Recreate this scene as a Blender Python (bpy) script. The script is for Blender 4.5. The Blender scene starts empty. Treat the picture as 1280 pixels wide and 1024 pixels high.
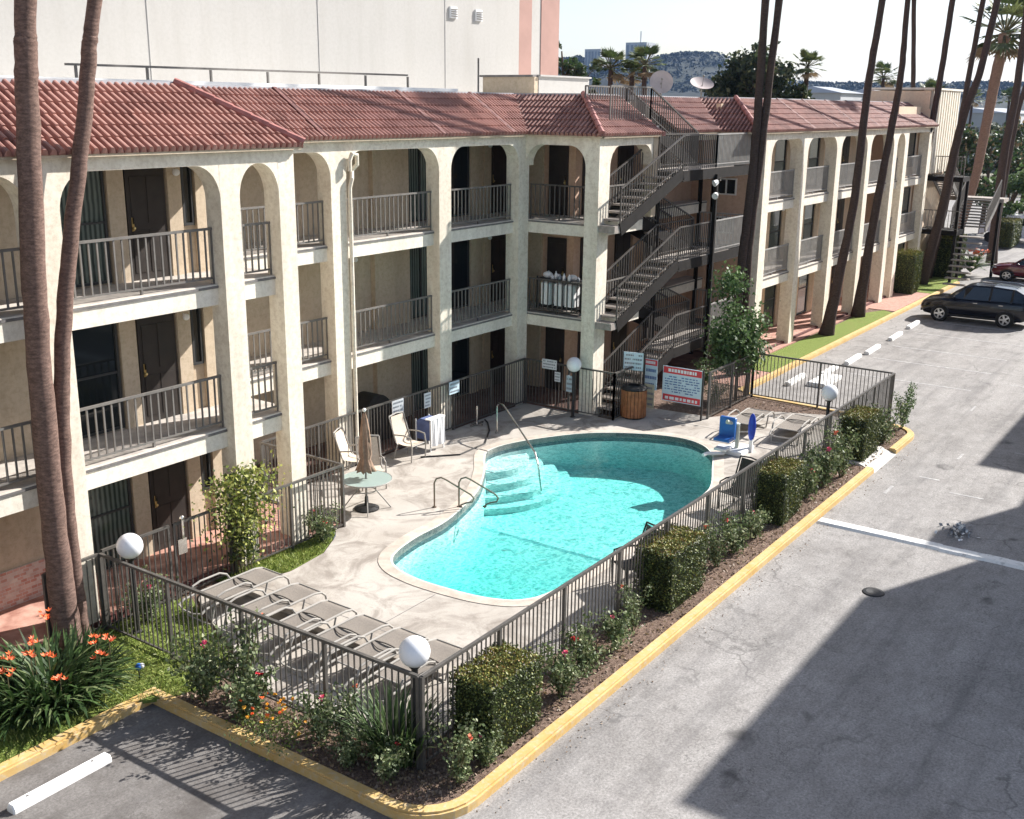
import bpy, math, random
from mathutils import Vector, Matrix
from mathutils.geometry import tessellate_polygon
random.seed(7)
R = random.Random(11)
scene = bpy.context.scene
col = scene.collection
PI = math.pi
rad = math.radians

# ------------------------------------------------------------------ mesh builder
ORG = {}

class MB:
    def __init__(s):
        s.v = []; s.f = []; s.m = []
    def add(s, vs, fs, mi=0):
        b = len(s.v); s.v += [tuple(v) for v in vs]
        for f in fs:
            s.f.append(tuple(b + i for i in f)); s.m.append(mi)
        return s
    def box(s, x0, y0, z0, x1, y1, z1, mi=0):
        if x0 > x1: x0, x1 = x1, x0
        if y0 > y1: y0, y1 = y1, y0
        if z0 > z1: z0, z1 = z1, z0
        return s.add([(x0,y0,z0),(x1,y0,z0),(x1,y1,z0),(x0,y1,z0),(x0,y0,z1),(x1,y0,z1),(x1,y1,z1),(x0,y1,z1)],
              [(3,2,1,0),(4,5,6,7),(0,1,5,4),(1,2,6,5),(2,3,7,6),(3,0,4,7)], mi)
    def bbox(s, x0, y0, z0, x1, y1, z1, b=.02, mi=0):
        # box with a chamfered top edge
        s.add([(x0,y0,z0),(x1,y0,z0),(x1,y1,z0),(x0,y1,z0),(x0,y0,z1-b),(x1,y0,z1-b),(x1,y1,z1-b),(x0,y1,z1-b),
               (x0+b,y0+b,z1),(x1-b,y0+b,z1),(x1-b,y1-b,z1),(x0+b,y1-b,z1)],
              [(3,2,1,0),(0,1,5,4),(1,2,6,5),(2,3,7,6),(3,0,4,7),(4,5,9,8),(5,6,10,9),(6,7,11,10),(7,4,8,11),(8,9,10,11)], mi)
        return s
    def bar(s, p, q, w, h, mi=0):
        p = Vector(p); q = Vector(q); d = (q-p)
        if d.length < 1e-6: return s
        d.normalize()
        up = Vector((0,0,1))
        if abs(d.z) > .95: up = Vector((1,0,0))
        a = d.cross(up).normalized()*w/2; b = a.cross(d).normalized()*h/2
        vs = [p-a-b,p+a-b,p+a+b,p-a+b,q-a-b,q+a-b,q+a+b,q-a+b]
        return s.add(vs, [(0,1,2,3),(7,6,5,4),(4,5,1,0),(5,6,2,1),(6,7,3,2),(7,4,0,3)], mi)
    def tube(s, path, r, n=8, mi=0, caps=True):
        P = [Vector(p) for p in path]; k = len(P)
        rs = r if isinstance(r, (list, tuple)) else [r]*k
        b = len(s.v); prev = None
        for i in range(k):
            t = (P[min(i+1,k-1)]-P[max(i-1,0)]).normalized()
            if prev is None:
                u = Vector((0,0,1)) if abs(t.z) < .9 else Vector((1,0,0))
                a = t.cross(u).normalized()
            else:
                a = (prev - t*prev.dot(t)).normalized()
            prev = a; c = t.cross(a)
            for j in range(n):
                th = 2*PI*j/n
                s.v.append(tuple(P[i] + (a*math.cos(th)+c*math.sin(th))*rs[i]))
        for i in range(k-1):
            for j in range(n):
                j2 = (j+1) % n
                s.f.append((b+i*n+j, b+i*n+j2, b+(i+1)*n+j2, b+(i+1)*n+j)); s.m.append(mi)
        if caps:
            s.f.append(tuple(b+j for j in range(n))[::-1]); s.m.append(mi)
            s.f.append(tuple(b+(k-1)*n+j for j in range(n))); s.m.append(mi)
        return s
    def lathe(s, prof, c=(0,0,0), n=20, mi=0):
        b = len(s.v); k = len(prof)
        for (r, z) in prof:
            for j in range(n):
                th = 2*PI*j/n
                s.v.append((c[0]+r*math.cos(th), c[1]+r*math.sin(th), c[2]+z))
        for i in range(k-1):
            for j in range(n):
                j2 = (j+1) % n
                s.f.append((b+i*n+j, b+i*n+j2, b+(i+1)*n+j2, b+(i+1)*n+j)); s.m.append(mi)
        return s
    def sphere(s, c, r, n=16, m=10, mi=0, sq=(1,1,1)):
        pr = [(max(1e-4, r*math.sin(PI*i/m)), -r*math.cos(PI*i/m)) for i in range(m+1)]
        b = len(s.v); s.lathe(pr, (0,0,0), n, mi)
        for i in range(b, len(s.v)):
            v = s.v[i]; s.v[i] = (c[0]+v[0]*sq[0], c[1]+v[1]*sq[1], c[2]+v[2]*sq[2])
        return s
    def prism(s, poly, z0, z1, mi=0, holes=(), top=True, bottom=True, sides=True):
        loops = [list(poly)] + [list(h) for h in holes]
        flat = [p for L in loops for p in L]
        tris = tessellate_polygon([[Vector((p[0],p[1],0)) for p in L] for L in loops])
        n = len(flat); b = len(s.v)
        s.v += [(p[0],p[1],z0) for p in flat] + [(p[0],p[1],z1) for p in flat]
        for t in tris:
            a, c, d = [Vector((flat[i][0], flat[i][1], 0)) for i in t]
            if (c-a).cross(d-a).z < 0: t = t[::-1]
            if top: s.f.append(tuple(b+n+i for i in t)); s.m.append(mi)
            if bottom: s.f.append(tuple(b+i for i in t[::-1])); s.m.append(mi)
        if sides:
            o = 0
            for li, L in enumerate(loops):
                k = len(L)
                ar = sum(L[i][0]*L[(i+1)%k][1]-L[(i+1)%k][0]*L[i][1] for i in range(k))
                fl = (ar < 0) != (li > 0)
                for i in range(k):
                    j = (i+1) % k
                    q = (b+o+i, b+o+j, b+n+o+j, b+n+o+i)
                    s.f.append(q[::-1] if fl else q); s.m.append(mi)
                o += k
        return s
    def vprism(s, pts, n, t, mi=0):
        # planar convex-ish polygon (3D points) extruded along vector n*t
        n = Vector(n)*t; k = len(pts); b = len(s.v)
        s.v += [tuple(p) for p in pts] + [tuple(Vector(p)+n) for p in pts]
        s.f.append(tuple(range(b, b+k))); s.m.append(mi)
        s.f.append(tuple(range(b+2*k-1, b+k-1, -1))); s.m.append(mi)
        for i in range(k):
            j = (i+1) % k
            s.f.append((b+j, b+i, b+k+i, b+k+j)); s.m.append(mi)
        return s
    def leaf(s, p, sz, rnd, mi=0, asp=.5, up=.35, nrm=None):
        # small diamond shaped leaf
        d = Vector((rnd.gauss(0,1), rnd.gauss(0,1), rnd.gauss(0,1)+up)).normalized()
        w = Vector((rnd.gauss(0,1), rnd.gauss(0,1), rnd.gauss(0,1))).cross(d)
        if w.length < 1e-3: w = Vector((1,0,0)).cross(d)
        w.normalize(); p = Vector(p)
        return s.add([p - d*sz*.5, p + w*sz*asp*.5, p + d*sz*.5, p - w*sz*asp*.5], [(0,1,2,3)], mi)
    def strap(s, p, dirv, L, w, droop, rnd, mi=0, n=5, z_up=1.0):
        # arching strap leaf starting at p
        p = Vector(p); h = Vector((dirv[0], dirv[1], 0)).normalized(); side = Vector((-h.y, h.x, 0))
        pts = []; ang = z_up
        step = L/n
        for i in range(n+1):
            pts.append(p.copy())
            p = p + (h*math.cos(ang) + Vector((0,0,1))*math.sin(ang))*step
            ang -= droop/n
        b = len(s.v)
        for i, q in enumerate(pts):
            ww = w*(.7 + .3*math.sin(PI*i/n))*(1 if i < n else .12)
            s.v.append(tuple(q - side*ww/2)); s.v.append(tuple(q + side*ww/2))
        for i in range(n):
            s.f.append((b+2*i, b+2*i+1, b+2*i+3, b+2*i+2)); s.m.append(mi)
        return s
    def xf(s, M, start=0):
        for i in range(start, len(s.v)):
            s.v[i] = tuple(M @ Vector(s.v[i]))
        return s
    def build(s, name, mats, parent=None, loc=None, smooth=False):
        if not isinstance(mats, (list, tuple)): mats = [mats]
        if parent is not None: o = ORG[parent.name]
        elif loc is not None: o = Vector(loc)
        else: o = Vector((0,0,0))
        me = bpy.data.meshes.new(name)
        me.from_pydata([(v[0]-o[0], v[1]-o[1], v[2]-o[2]) for v in s.v], [], s.f)
        for m in mats: me.materials.append(m)
        if len(mats) > 1: me.polygons.foreach_set('material_index', s.m)
        if smooth: me.polygons.foreach_set('use_smooth', [True]*len(s.f))
        me.update()
        ob = bpy.data.objects.new(name, me); col.objects.link(ob)
        if parent is not None: ob.parent = parent
        elif loc is not None: ob.location = loc
        ORG[ob.name] = Vector(o)
        return ob

def tag(o, label=None, cat=None, group=None, kind=None):
    if label: o['label'] = label
    if cat: o['category'] = cat
    if group: o['group'] = group
    if kind: o['kind'] = kind
    return o
def thing(name, label, cat, loc=(0,0,0), group=None):
    o = bpy.data.objects.new(name, None); col.objects.link(o); o.location = loc
    o.empty_display_size = .2
    ORG[o.name] = Vector(loc)
    return tag(o, label, cat, group)
def struct(o):
    return tag(o, kind='structure')
KIDS = {}
def copy_tree(o, parent=None):
    c = o.copy(); col.objects.link(c)
    if parent is not None: c.parent = parent
    ORG[c.name] = ORG[o.name].copy()
    for ch in o.children: copy_tree(ch, c)
    return c
def place(proto, n, loc, rz=0, sc=None, label=None, group=None):
    o = proto if n == 0 else copy_tree(proto)
    o.location = loc; o.rotation_euler = (0,0,rz)
    if sc is not None: o.scale = sc if isinstance(sc, tuple) else (sc,)*3
    if label: o['label'] = label
    if group: o['group'] = group
    return o

# ------------------------------------------------------------------ materials
def mat(name, c, rough=.7, var=.12, scale=4., bump=0., bscale=60., metal=0., spec=.35, c2=None, detail=5, hard=False, coat=0):
    m = bpy.data.materials.new(name); m.use_nodes = True
    nt = m.node_tree; N = nt.nodes; L = nt.links
    b = N['Principled BSDF']
    b.inputs['Roughness'].default_value = rough; b.inputs['Metallic'].default_value = metal
    b.inputs['Specular IOR Level'].default_value = spec
    b.inputs['Coat Weight'].default_value = coat
    tc = N.new('ShaderNodeTexCoord')
    if var or c2:
        no = N.new('ShaderNodeTexNoise'); no.inputs['Scale'].default_value = scale; no.inputs['Detail'].default_value = detail
        no.inputs['Roughness'].default_value = .6
        L.new(tc.outputs['Object'], no.inputs['Vector'])
        r = N.new('ShaderNodeValToRGB')
        lo, hi = (.35, .65) if not hard else (.47, .53)
        r.color_ramp.elements[0].position = lo; r.color_ramp.elements[1].position = hi
        ca = tuple(max(0, x*(1-var)) for x in c); cb = c2 if c2 else tuple(min(1, x*(1+var)) for x in c)
        r.color_ramp.elements[0].color = (*ca, 1); r.color_ramp.elements[1].color = (*cb, 1)
        L.new(no.outputs['Fac'], r.inputs['Fac']); L.new(r.outputs['Color'], b.inputs['Base Color'])
    else:
        b.inputs['Base Color'].default_value = (*c, 1)
    if bump:
        n2 = N.new('ShaderNodeTexNoise'); n2.inputs['Scale'].default_value = bscale; n2.inputs['Detail'].default_value = 4
        L.new(tc.outputs['Object'], n2.inputs['Vector'])
        bp = N.new('ShaderNodeBump'); bp.inputs['Strength'].default_value = bump; bp.inputs['Distance'].default_value = .02
        L.new(n2.outputs['Fac'], bp.inputs['Height']); L.new(bp.outputs['Normal'], b.inputs['Normal'])
    return m

class NB:
    # tiny node helper for the richer materials
    def __init__(s, m):
        s.nt = m.node_tree; s.N = s.nt.nodes; s.L = s.nt.links; s.b = s.N['Principled BSDF']
        s.tc = s.N.new('ShaderNodeTexCoord'); s.co = s.tc.outputs['Object']
    def map(s, sc=(1,1,1), rot=(0,0,0)):
        n = s.N.new('ShaderNodeMapping'); n.inputs['Scale'].default_value = sc; n.inputs['Rotation'].default_value = rot
        s.L.new(s.co, n.inputs['Vector']); return n.outputs['Vector']
    def noise(s, sc, det=5, vec=None, rough=.6, dist=0):
        n = s.N.new('ShaderNodeTexNoise'); n.inputs['Scale'].default_value = sc; n.inputs['Detail'].default_value = det
        n.inputs['Roughness'].default_value = rough; n.inputs['Distortion'].default_value = dist
        s.L.new(vec or s.co, n.inputs['Vector']); return n.outputs['Fac']
    def ramp(s, fac, stops):
        r = s.N.new('ShaderNodeValToRGB'); e = r.color_ramp.elements
        while len(e) < len(stops): e.new(.5)
        for i, (p, c) in enumerate(stops):
            e[i].position = p; e[i].color = (c, c, c, 1) if isinstance(c, (int, float)) else (*c, 1)
        s.L.new(fac, r.inputs['Fac']); return r.outputs['Color']
    def mix(s, fac, a, b, mode='MIX'):
        n = s.N.new('ShaderNodeMix'); n.data_type = 'RGBA'; n.blend_type = mode
        for inp, v in ((n.inputs[0], fac), (n.inputs[6], a), (n.inputs[7], b)):
            if isinstance(v, (int, float)): inp.default_value = v
            elif isinstance(v, tuple): inp.default_value = (*v, 1)
            else: s.L.new(v, inp)
        return n.outputs[2]
    def bump(s, h, st=.3, d=.02):
        n = s.N.new('ShaderNodeBump'); n.inputs['Strength'].default_value = st; n.inputs['Distance'].default_value = d
        s.L.new(h, n.inputs['Height']); s.L.new(n.outputs['Normal'], s.b.inputs['Normal'])
    def color(s, c): s.L.new(c, s.b.inputs['Base Color'])
def newmat(name, rough=.8, spec=.3):
    m = bpy.data.materials.new(name); m.use_nodes = True
    b = m.node_tree.nodes['Principled BSDF']; b.inputs['Roughness'].default_value = rough; b.inputs['Specular IOR Level'].default_value = spec
    return m, NB(m)

def asphalt_mat(nm='weathered_asphalt', dk=1.):
    m, n = newmat(nm, .9, .2)
    big = n.noise(.22, 4); med = n.noise(1.3, 6, rough=.7); fine = n.noise(24, 5, rough=.8)
    base = n.ramp(big, [(.3, (.185,.173,.163)), (.7, (.285,.27,.258))])
    st = n.noise(1.5, 7, n.map((.3, 1.3, 1), (0,0,.1)), .72, .9)
    base = n.mix(n.ramp(st, [(.5, 0.0), (.72, .6)]), base, (.1,.095,.09))
    base = n.mix(n.ramp(med, [(.35, .5), (.65, 0.0)]), base, (.36,.345,.33))
    mot = n.noise(5.5, 6, rough=.8)
    base = n.mix(.38, base, n.ramp(mot, [(.3, .3), (.7, .72)]), 'OVERLAY')
    base = n.mix(.75, base, n.ramp(fine, [(.3, .2), (.7, .8)]), 'OVERLAY')
    v2 = n.N.new('ShaderNodeTexVoronoi'); v2.feature = 'DISTANCE_TO_EDGE'; v2.inputs['Scale'].default_value = 2.2
    w2 = n.N.new('ShaderNodeVectorMath'); w2.operation = 'ADD'; n3 = n.N.new('ShaderNodeTexNoise'); n3.inputs['Scale'].default_value = 2.5; n3.inputs['Detail'].default_value = 4
    n.L.new(n.co, n3.inputs['Vector']); n.L.new(n.co, w2.inputs[0]); n.L.new(n3.outputs['Color'], w2.inputs[1]); n.L.new(w2.outputs[0], v2.inputs['Vector'])
    base = n.mix(n.mix(1.0, n.ramp(v2.outputs['Distance'], [(.004, .65), (.018, 0.0)]), n.ramp(n.noise(.5, 3), [(.5, 0.0), (.62, 1.0)]), 'MULTIPLY'), base, (.09,.085,.08))
    v = n.N.new('ShaderNodeTexVoronoi'); v.feature = 'DISTANCE_TO_EDGE'; v.inputs['Scale'].default_value = .42
    w = n.N.new('ShaderNodeVectorMath'); w.operation = 'ADD'
    nn = n.N.new('ShaderNodeTexNoise'); nn.inputs['Scale'].default_value = 1.1; nn.inputs['Detail'].default_value = 5
    n.L.new(n.co, nn.inputs['Vector']); n.L.new(n.co, w.inputs[0]); n.L.new(nn.outputs['Color'], w.inputs[1])
    n.L.new(w.outputs[0], v.inputs['Vector'])
    cr = n.ramp(v.outputs['Distance'], [(.003, 1.0), (.011, 0.0)])
    gate = n.ramp(n.noise(.35, 2), [(.5, 0.0), (.62, .5)])
    crk = n.mix(1.0, cr, gate, 'MULTIPLY')
    base = n.mix(crk, base, (.07,.066,.063))
    sv = n.N.new('ShaderNodeTexVoronoi'); sv.inputs['Scale'].default_value = .8; n.L.new(w2.outputs[0], sv.inputs['Vector'])
    base = n.mix(n.mix(1.0, n.ramp(sv.outputs['Distance'], [(.05, .75), (.22, 0.0)]), n.ramp(n.noise(.45, 2), [(.5, 0.0), (.58, 1.0)]), 'MULTIPLY'), base, (.075,.07,.068))
    ty = n.noise(1.0, 4, n.map((.06, 1.9, 1)), .6)
    base = n.mix(n.ramp(ty, [(.5, 0.0), (.68, .38)]), base, (.12,.115,.115))
    if dk < 1: base = n.mix(n.ramp(n.noise(.9, 5, rough=.7), [(.45, .5), (.7, .92)]), base, (.1*dk,.088*dk,.08*dk))
    n.color(base); n.bump(fine, .35, .01)
    return m
def deck_mat():
    m, n = newmat('pool_deck_concrete', .85, .25)
    big = n.noise(.5, 5); st = n.noise(1.1, 7, None, .7, 1.2); fine = n.noise(70, 3)
    base = n.ramp(big, [(.3, (.36,.325,.285)), (.7, (.47,.435,.39))])
    base = n.mix(n.ramp(st, [(.46, 0.0), (.64, .75)]), base, (.2,.17,.145))
    base = n.mix(.35, base, n.ramp(fine, [(.25, .3), (.75, .7)]), 'OVERLAY')
    n.color(base); n.bump(fine, .2, .006)
    return m
def stucco_mat(name, a, b, stain=(.45,.4,.33)):
    m, n = newmat(name, .9, .2)
    big = n.noise(.8, 5); fine = n.noise(9, 5, rough=.75); gr = n.noise(45, 4)
    base = n.ramp(fine, [(.33, a), (.56, b)])
    vs = n.noise(2.2, 5, n.map((1, 1, .12)))
    base = n.mix(n.ramp(vs, [(.47, 0.0), (.75, .42)]), base, stain)
    base = n.mix(n.ramp(big, [(.3, .14), (.6, 0.0)]), base, stain)
    n.color(base); n.bump(n.mix(.5, gr, fine), .3, .015)
    return m
def tile_mat(name, a, b):
    m, n = newmat(name, .62, .4)
    t = n.noise(5.5, 2, n.map((1, 1, 1))); t2 = n.noise(.7, 5)
    v = n.N.new('ShaderNodeTexVoronoi'); v.inputs['Scale'].default_value = 3.2
    n.L.new(n.co, v.inputs['Vector'])
    sep = n.N.new('ShaderNodeSeparateColor'); n.L.new(v.outputs['Color'], sep.inputs[0])
    base = n.ramp(sep.outputs[0], [(.1, a), (.9, b)])
    base = n.mix(n.ramp(t2, [(.45, 0.0), (.7, .25)]), base, (a[0]*.62, a[1]*.6, a[2]*.62))
    base = n.mix(n.ramp(t, [(.4, 0.0), (.75, .3)]), base, (.38,.23,.2))
    n.color(base)
    return m
def brick_mat(name, c1, c2, mo, sc=4.5, rotx=PI/2):
    m, n = newmat(name, .85, .2)
    br = n.N.new('ShaderNodeTexBrick'); br.inputs['Scale'].default_value = sc
    br.inputs['Color1'].default_value = (*c1, 1); br.inputs['Color2'].default_value = (*c2, 1); br.inputs['Mortar'].default_value = (*mo, 1)
    br.inputs['Mortar Size'].default_value = .02; br.inputs['Bias'].default_value = -.1
    n.L.new(n.map((1,1,1), (rotx,0,0)), br.inputs['Vector'])
    n.color(n.mix(.5, br.outputs['Color'], n.ramp(n.noise(6, 5), [(.25, .3), (.75, .7)]), 'OVERLAY'))
    return m
def soil_mat():
    m, n = newmat('mulched_soil', .95, .1)
    f = n.noise(14, 6, rough=.8); g = n.noise(60, 4); k = n.noise(2, 4)
    base = n.ramp(f, [(.3, (.07,.05,.04)), (.5, (.19,.13,.1)), (.7, (.36,.27,.22))])
    base = n.mix(n.ramp(k, [(.4, 0.0), (.7, .4)]), base, (.1,.075,.055))
    n.color(base); n.bump(n.mix(.5, f, g), 1.0, .05)
    return m
def lawn_mat():
    m, n = newmat('lawn_turf', .9, .15)
    f = n.noise(30, 5, rough=.8); k = n.noise(1.6, 4)
    base = n.ramp(f, [(.3, (.09,.14,.03)), (.7, (.27,.33,.08))])
    base = n.mix(n.ramp(k, [(.5, 0.0), (.75, .5)]), base, (.25,.24,.08))
    n.color(base); n.bump(f, 1.0, .05)
    return m
def kerb_mat():
    m, n = newmat('yellow_kerb_paint', .7, .3)
    f = n.noise(2.2, 6, rough=.75); g = n.noise(12, 5, rough=.7)
    base = n.ramp(f, [(.3, (.5,.3,.085)), (.65, (.58,.42,.19))])
    base = n.mix(n.ramp(g, [(.5, 0.0), (.7, .75)]), base, (.5,.43,.32))
    n.color(base); n.bump(g, .3, .01)
    return m
def paint_mat(name, c, under, amt=.6):
    m, n = newmat(name, .7, .3)
    g = n.noise(6, 6, rough=.75)
    n.color(n.mix(n.ramp(g, [(amt-.05, 0.0), (amt+.08, .85)]), c, under))
    return m
def bark_mat(name, a, b, ringscale=5.):
    m, n = newmat(name, .95, .1)
    f = n.noise(9, 7, n.map((1,1,1.8)), .85); g = n.noise(30, 4)
    wv = n.N.new('ShaderNodeTexWave'); wv.bands_direction = 'Z'; wv.inputs['Scale'].default_value = ringscale
    wv.inputs['Distortion'].default_value = 9.; wv.inputs['Detail'].default_value = 3
    n.L.new(n.co, wv.inputs['Vector'])
    base = n.ramp(f, [(.3, a), (.7, b)])
    base = n.mix(n.ramp(wv.outputs['Fac'], [(.5, 0.0), (.95, .2)]), base, (a[0]*.6, a[1]*.6, a[2]*.6))
    n.color(base); n.bump(n.mix(.8, wv.outputs['Fac'], f), .35, .03)
    return m
def leafmat(name, c, rough=.55, trans=.25):
    m = bpy.data.materials.new(name); m.use_nodes = True
    n = NB(m)
    t = n.noise(9, 3)
    n.b.inputs['Roughness'].default_value = rough; n.b.inputs['Specular IOR Level'].default_value = .35
    cc = n.ramp(t, [(.3, tuple(x*.7 for x in c)), (.7, tuple(x*1.3 for x in c))])
    n.color(cc)
    tr = n.N.new('ShaderNodeBsdfTranslucent'); n.L.new(cc, tr.inputs['Color'])
    mx = n.N.new('ShaderNodeMixShader'); mx.inputs[0].default_value = trans
    n.L.new(n.b.outputs[0], mx.inputs[1]); n.L.new(tr.outputs[0], mx.inputs[2])
    n.L.new(mx.outputs[0], n.N['Material Output'].inputs['Surface'])
    return m
def glass_dark(name, c=(.012,.016,.018), rough=.06):
    m = mat(name, c, rough, 0, spec=.55); return m
def curtain_glass():
    m, n = newmat('curtained_window_glass', .08, .55)
    wv = n.N.new('ShaderNodeTexWave'); wv.bands_direction = 'X'; wv.inputs['Scale'].default_value = 3.; wv.inputs['Distortion'].default_value = 1.5
    n.L.new(n.co, wv.inputs['Vector'])
    n.color(n.ramp(wv.outputs['Fac'], [(.2, (.03,.04,.035)), (.8, (.12,.145,.125))]))
    return m

M = {}
M['asphalt'] = asphalt_mat(); M['stall'] = asphalt_mat('dark_oily_asphalt', .8); M['deck'] = deck_mat(); M['soil'] = soil_mat(); M['lawn'] = lawn_mat(); M['kerb'] = kerb_mat()
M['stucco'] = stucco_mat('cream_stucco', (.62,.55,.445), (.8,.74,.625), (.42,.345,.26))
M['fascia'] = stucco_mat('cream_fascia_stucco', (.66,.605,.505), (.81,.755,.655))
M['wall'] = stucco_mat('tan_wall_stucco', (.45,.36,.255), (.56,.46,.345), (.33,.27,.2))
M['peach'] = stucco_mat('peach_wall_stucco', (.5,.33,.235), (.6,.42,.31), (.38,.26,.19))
M['endwall'] = stucco_mat('pale_peach_stucco', (.62,.47,.33), (.72,.57,.42))
M['tile'] = tile_mat('terracotta_roof_tile', (.24,.112,.09), (.36,.185,.15))
M['ridge'] = mat('ridge_cap_red', (.3,.12,.105), .6, .2, 6)
M['rail'] = mat('grey_brown_painted_metal', (.16,.148,.135), .5, .15, 5, spec=.4)
M['rail2'] = mat('light_grey_metal', (.3,.29,.275), .5, .12, 5, spec=.4)  # lighter grey than the other rail metal
M['darkrail'] = mat('dark_bronze_metal', (.075,.067,.061), .5, .2, 5, spec=.4)
M['fence'] = mat('fence_grey_metal', (.085,.078,.07), .45, .2, 6, spec=.45)
M['stairmetal'] = mat('staircase_brown_metal', (.014,.012,.011), .75, .25, 4, spec=.15)
M['tread'] = mat('staircase_concrete_tread', (.3,.265,.235), .9, .2, 8, .3)
M['flash'] = mat('dark_slab_flashing', (.16,.15,.145), .6, .2, 6)
M['door'] = mat('dark_brown_door', (.032,.026,.023), .5, .2, 3)
M['frame'] = mat('dark_window_frame', (.04,.04,.04), .5, .1)
M['wframe'] = mat('white_window_frame', (.7,.68,.64), .5, .08)
M['glass'] = glass_dark('dark_window_glass'); M['cglass'] = curtain_glass()
M['brass'] = mat('brass_handle', (.6,.45,.2), .35, .1, metal=.9)
M['concrete'] = mat('pale_concrete', (.55,.52,.48), .9, .18, 3, .3)
M['floor'] = mat('walkway_concrete_floor', (.42,.38,.34), .85, .2, 3, .2)
M['redfloor'] = mat('terracotta_walkway_paint', (.42,.2,.15), .75, .25, 3, .2, c2=(.55,.33,.26))
M['maroon'] = mat('maroon_step_riser', (.12,.045,.04), .7, .3, 5)
M['brickw'] = brick_mat('worn_brick_wainscot', (.5,.24,.19), (.62,.52,.46), (.55,.5,.45), 4.)
M['bricktile'] = brick_mat('red_brick_paving', (.4,.2,.15), (.48,.27,.21), (.3,.25,.22), 3.5, 0)
M['roofmetal'] = mat('grey_roof_edge_metal', (.4,.4,.42), .5, .12, 2)
M['roofflat'] = mat('flat_roof_coating', (.62,.6,.57), .9, .15, 1)
M['bigwall'] = stucco_mat('pale_grey_render', (.415,.4,.375), (.45,.435,.41), (.36,.34,.31))
M['bigpeach'] = mat('peach_render', (.36,.22,.185), .9, .08, 1)
M['white'] = mat('white_plastic', (.8,.8,.79), .4, .05, 3)
M['whitepaint'] = mat('white_painted_concrete', (.78,.77,.74), .75, .08, 10, .2)
M['globe'] = mat('white_globe_acrylic', (.82,.82,.83), .25, 0, spec=.5)
M['lamppost'] = mat('black_lamp_post', (.03,.028,.027), .45, .2)
M['chrome'] = mat('stainless_steel', (.62,.6,.57), .25, .1, 4, metal=.95)
M['bronzepipe'] = mat('bronze_pipe', (.22,.17,.13), .35, .1, 4, metal=.7)
M['sling'] = mat('taupe_sling_fabric', (.2,.175,.15), .85, .1, 30, .25, 220)
M['slingseam'] = mat('dark_sling_seam', (.08,.07,.06), .8, .1)
M['alu'] = mat('taupe_aluminium_tube', (.33,.31,.28), .4, .08, 5, spec=.5)
M['chairfab'] = mat('beige_chair_sling', (.55,.47,.38), .85, .1, 30, .2, 220)
M['brownfab'] = mat('brown_canvas', (.3,.2,.14), .9, .2, 8, .3, 100)
M['black'] = mat('black_cover', (.018,.017,.017), .55, .2, 4)
M['blue'] = mat('blue_vinyl', (.02,.06,.42), .4, .12, 5)
M['blue2'] = mat('deep_blue_plastic', (.03,.13,.42), .4, .12, 5)
M['wood'] = mat('orange_brown_wood_slats', (.33,.135,.055), .65, .3, 6)
M['cloth'] = mat('white_towel', (.78,.77,.76), .95, .05, 10, .4, 80)
M['signwhite'] = mat('white_sign_panel', (.75,.77,.78), .5, .06, 4)
M['signblue'] = mat('pale_blue_sign_panel', (.55,.68,.75), .5, .06, 4)
M['signyellow'] = mat('faded_yellow_sign_panel', (.62,.6,.42), .6, .1, 6)
M['red'] = mat('sign_red', (.62,.05,.06), .5, .1)
M['ink'] = mat('sign_blue_ink', (.08,.15,.34), .6, .1)
M['inkgrey'] = mat('sign_grey_ink', (.25,.27,.3), .6, .1)
M['coping'] = mat('pool_coping', (.46,.4,.34), .8, .18, 3, .2)
M['poolrim'] = mat('pool_white_bond_edge', (.6,.58,.52), .6, .1, 5)
M['plaster'] = mat('pool_plaster', (.72,.76,.74), .8, .06, 2)
M['pooltile'] = mat('dark_waterline_tile', (.1,.14,.16), .3, .35, 14)
M['poolline'] = mat('dark_pool_floor_tile', (.42,.55,.57), .4, .1)
M['palmbark'] = bark_mat('palm_trunk_bark', (.06,.04,.034), (.25,.165,.135))
M['palmbark2'] = bark_mat('far_palm_trunk_bark', (.035,.026,.023), (.11,.08,.068))
M['palmrough'] = bark_mat('rough_palm_boot_bark', (.12,.075,.055), (.36,.24,.18), 9.)
M['bark'] = bark_mat('tree_bark', (.06,.045,.035), (.16,.12,.09), 1.)
M['stem'] = mat('plant_stem', (.1,.09,.04), .8, .2)
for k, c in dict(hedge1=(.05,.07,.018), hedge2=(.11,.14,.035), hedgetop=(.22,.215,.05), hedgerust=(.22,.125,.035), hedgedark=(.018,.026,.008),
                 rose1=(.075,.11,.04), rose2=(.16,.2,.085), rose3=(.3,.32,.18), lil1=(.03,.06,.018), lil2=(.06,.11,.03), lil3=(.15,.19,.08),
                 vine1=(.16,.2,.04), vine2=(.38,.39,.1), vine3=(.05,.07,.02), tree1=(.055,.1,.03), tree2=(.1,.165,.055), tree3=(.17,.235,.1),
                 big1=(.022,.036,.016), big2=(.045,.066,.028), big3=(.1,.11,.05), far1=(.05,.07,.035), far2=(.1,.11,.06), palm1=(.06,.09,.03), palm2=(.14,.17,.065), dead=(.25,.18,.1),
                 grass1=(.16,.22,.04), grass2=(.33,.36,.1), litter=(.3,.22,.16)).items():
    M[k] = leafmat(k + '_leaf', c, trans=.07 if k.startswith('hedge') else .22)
for k, c in dict(orange=(.85,.16,.04), coral=(.8,.22,.12), pink=(.75,.12,.22), redbloom=(.7,.03,.05), marigold=(.85,.42,.04)).items():
    M['f_' + k] = mat(k + '_petal', c, .6, .15, 20)

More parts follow.
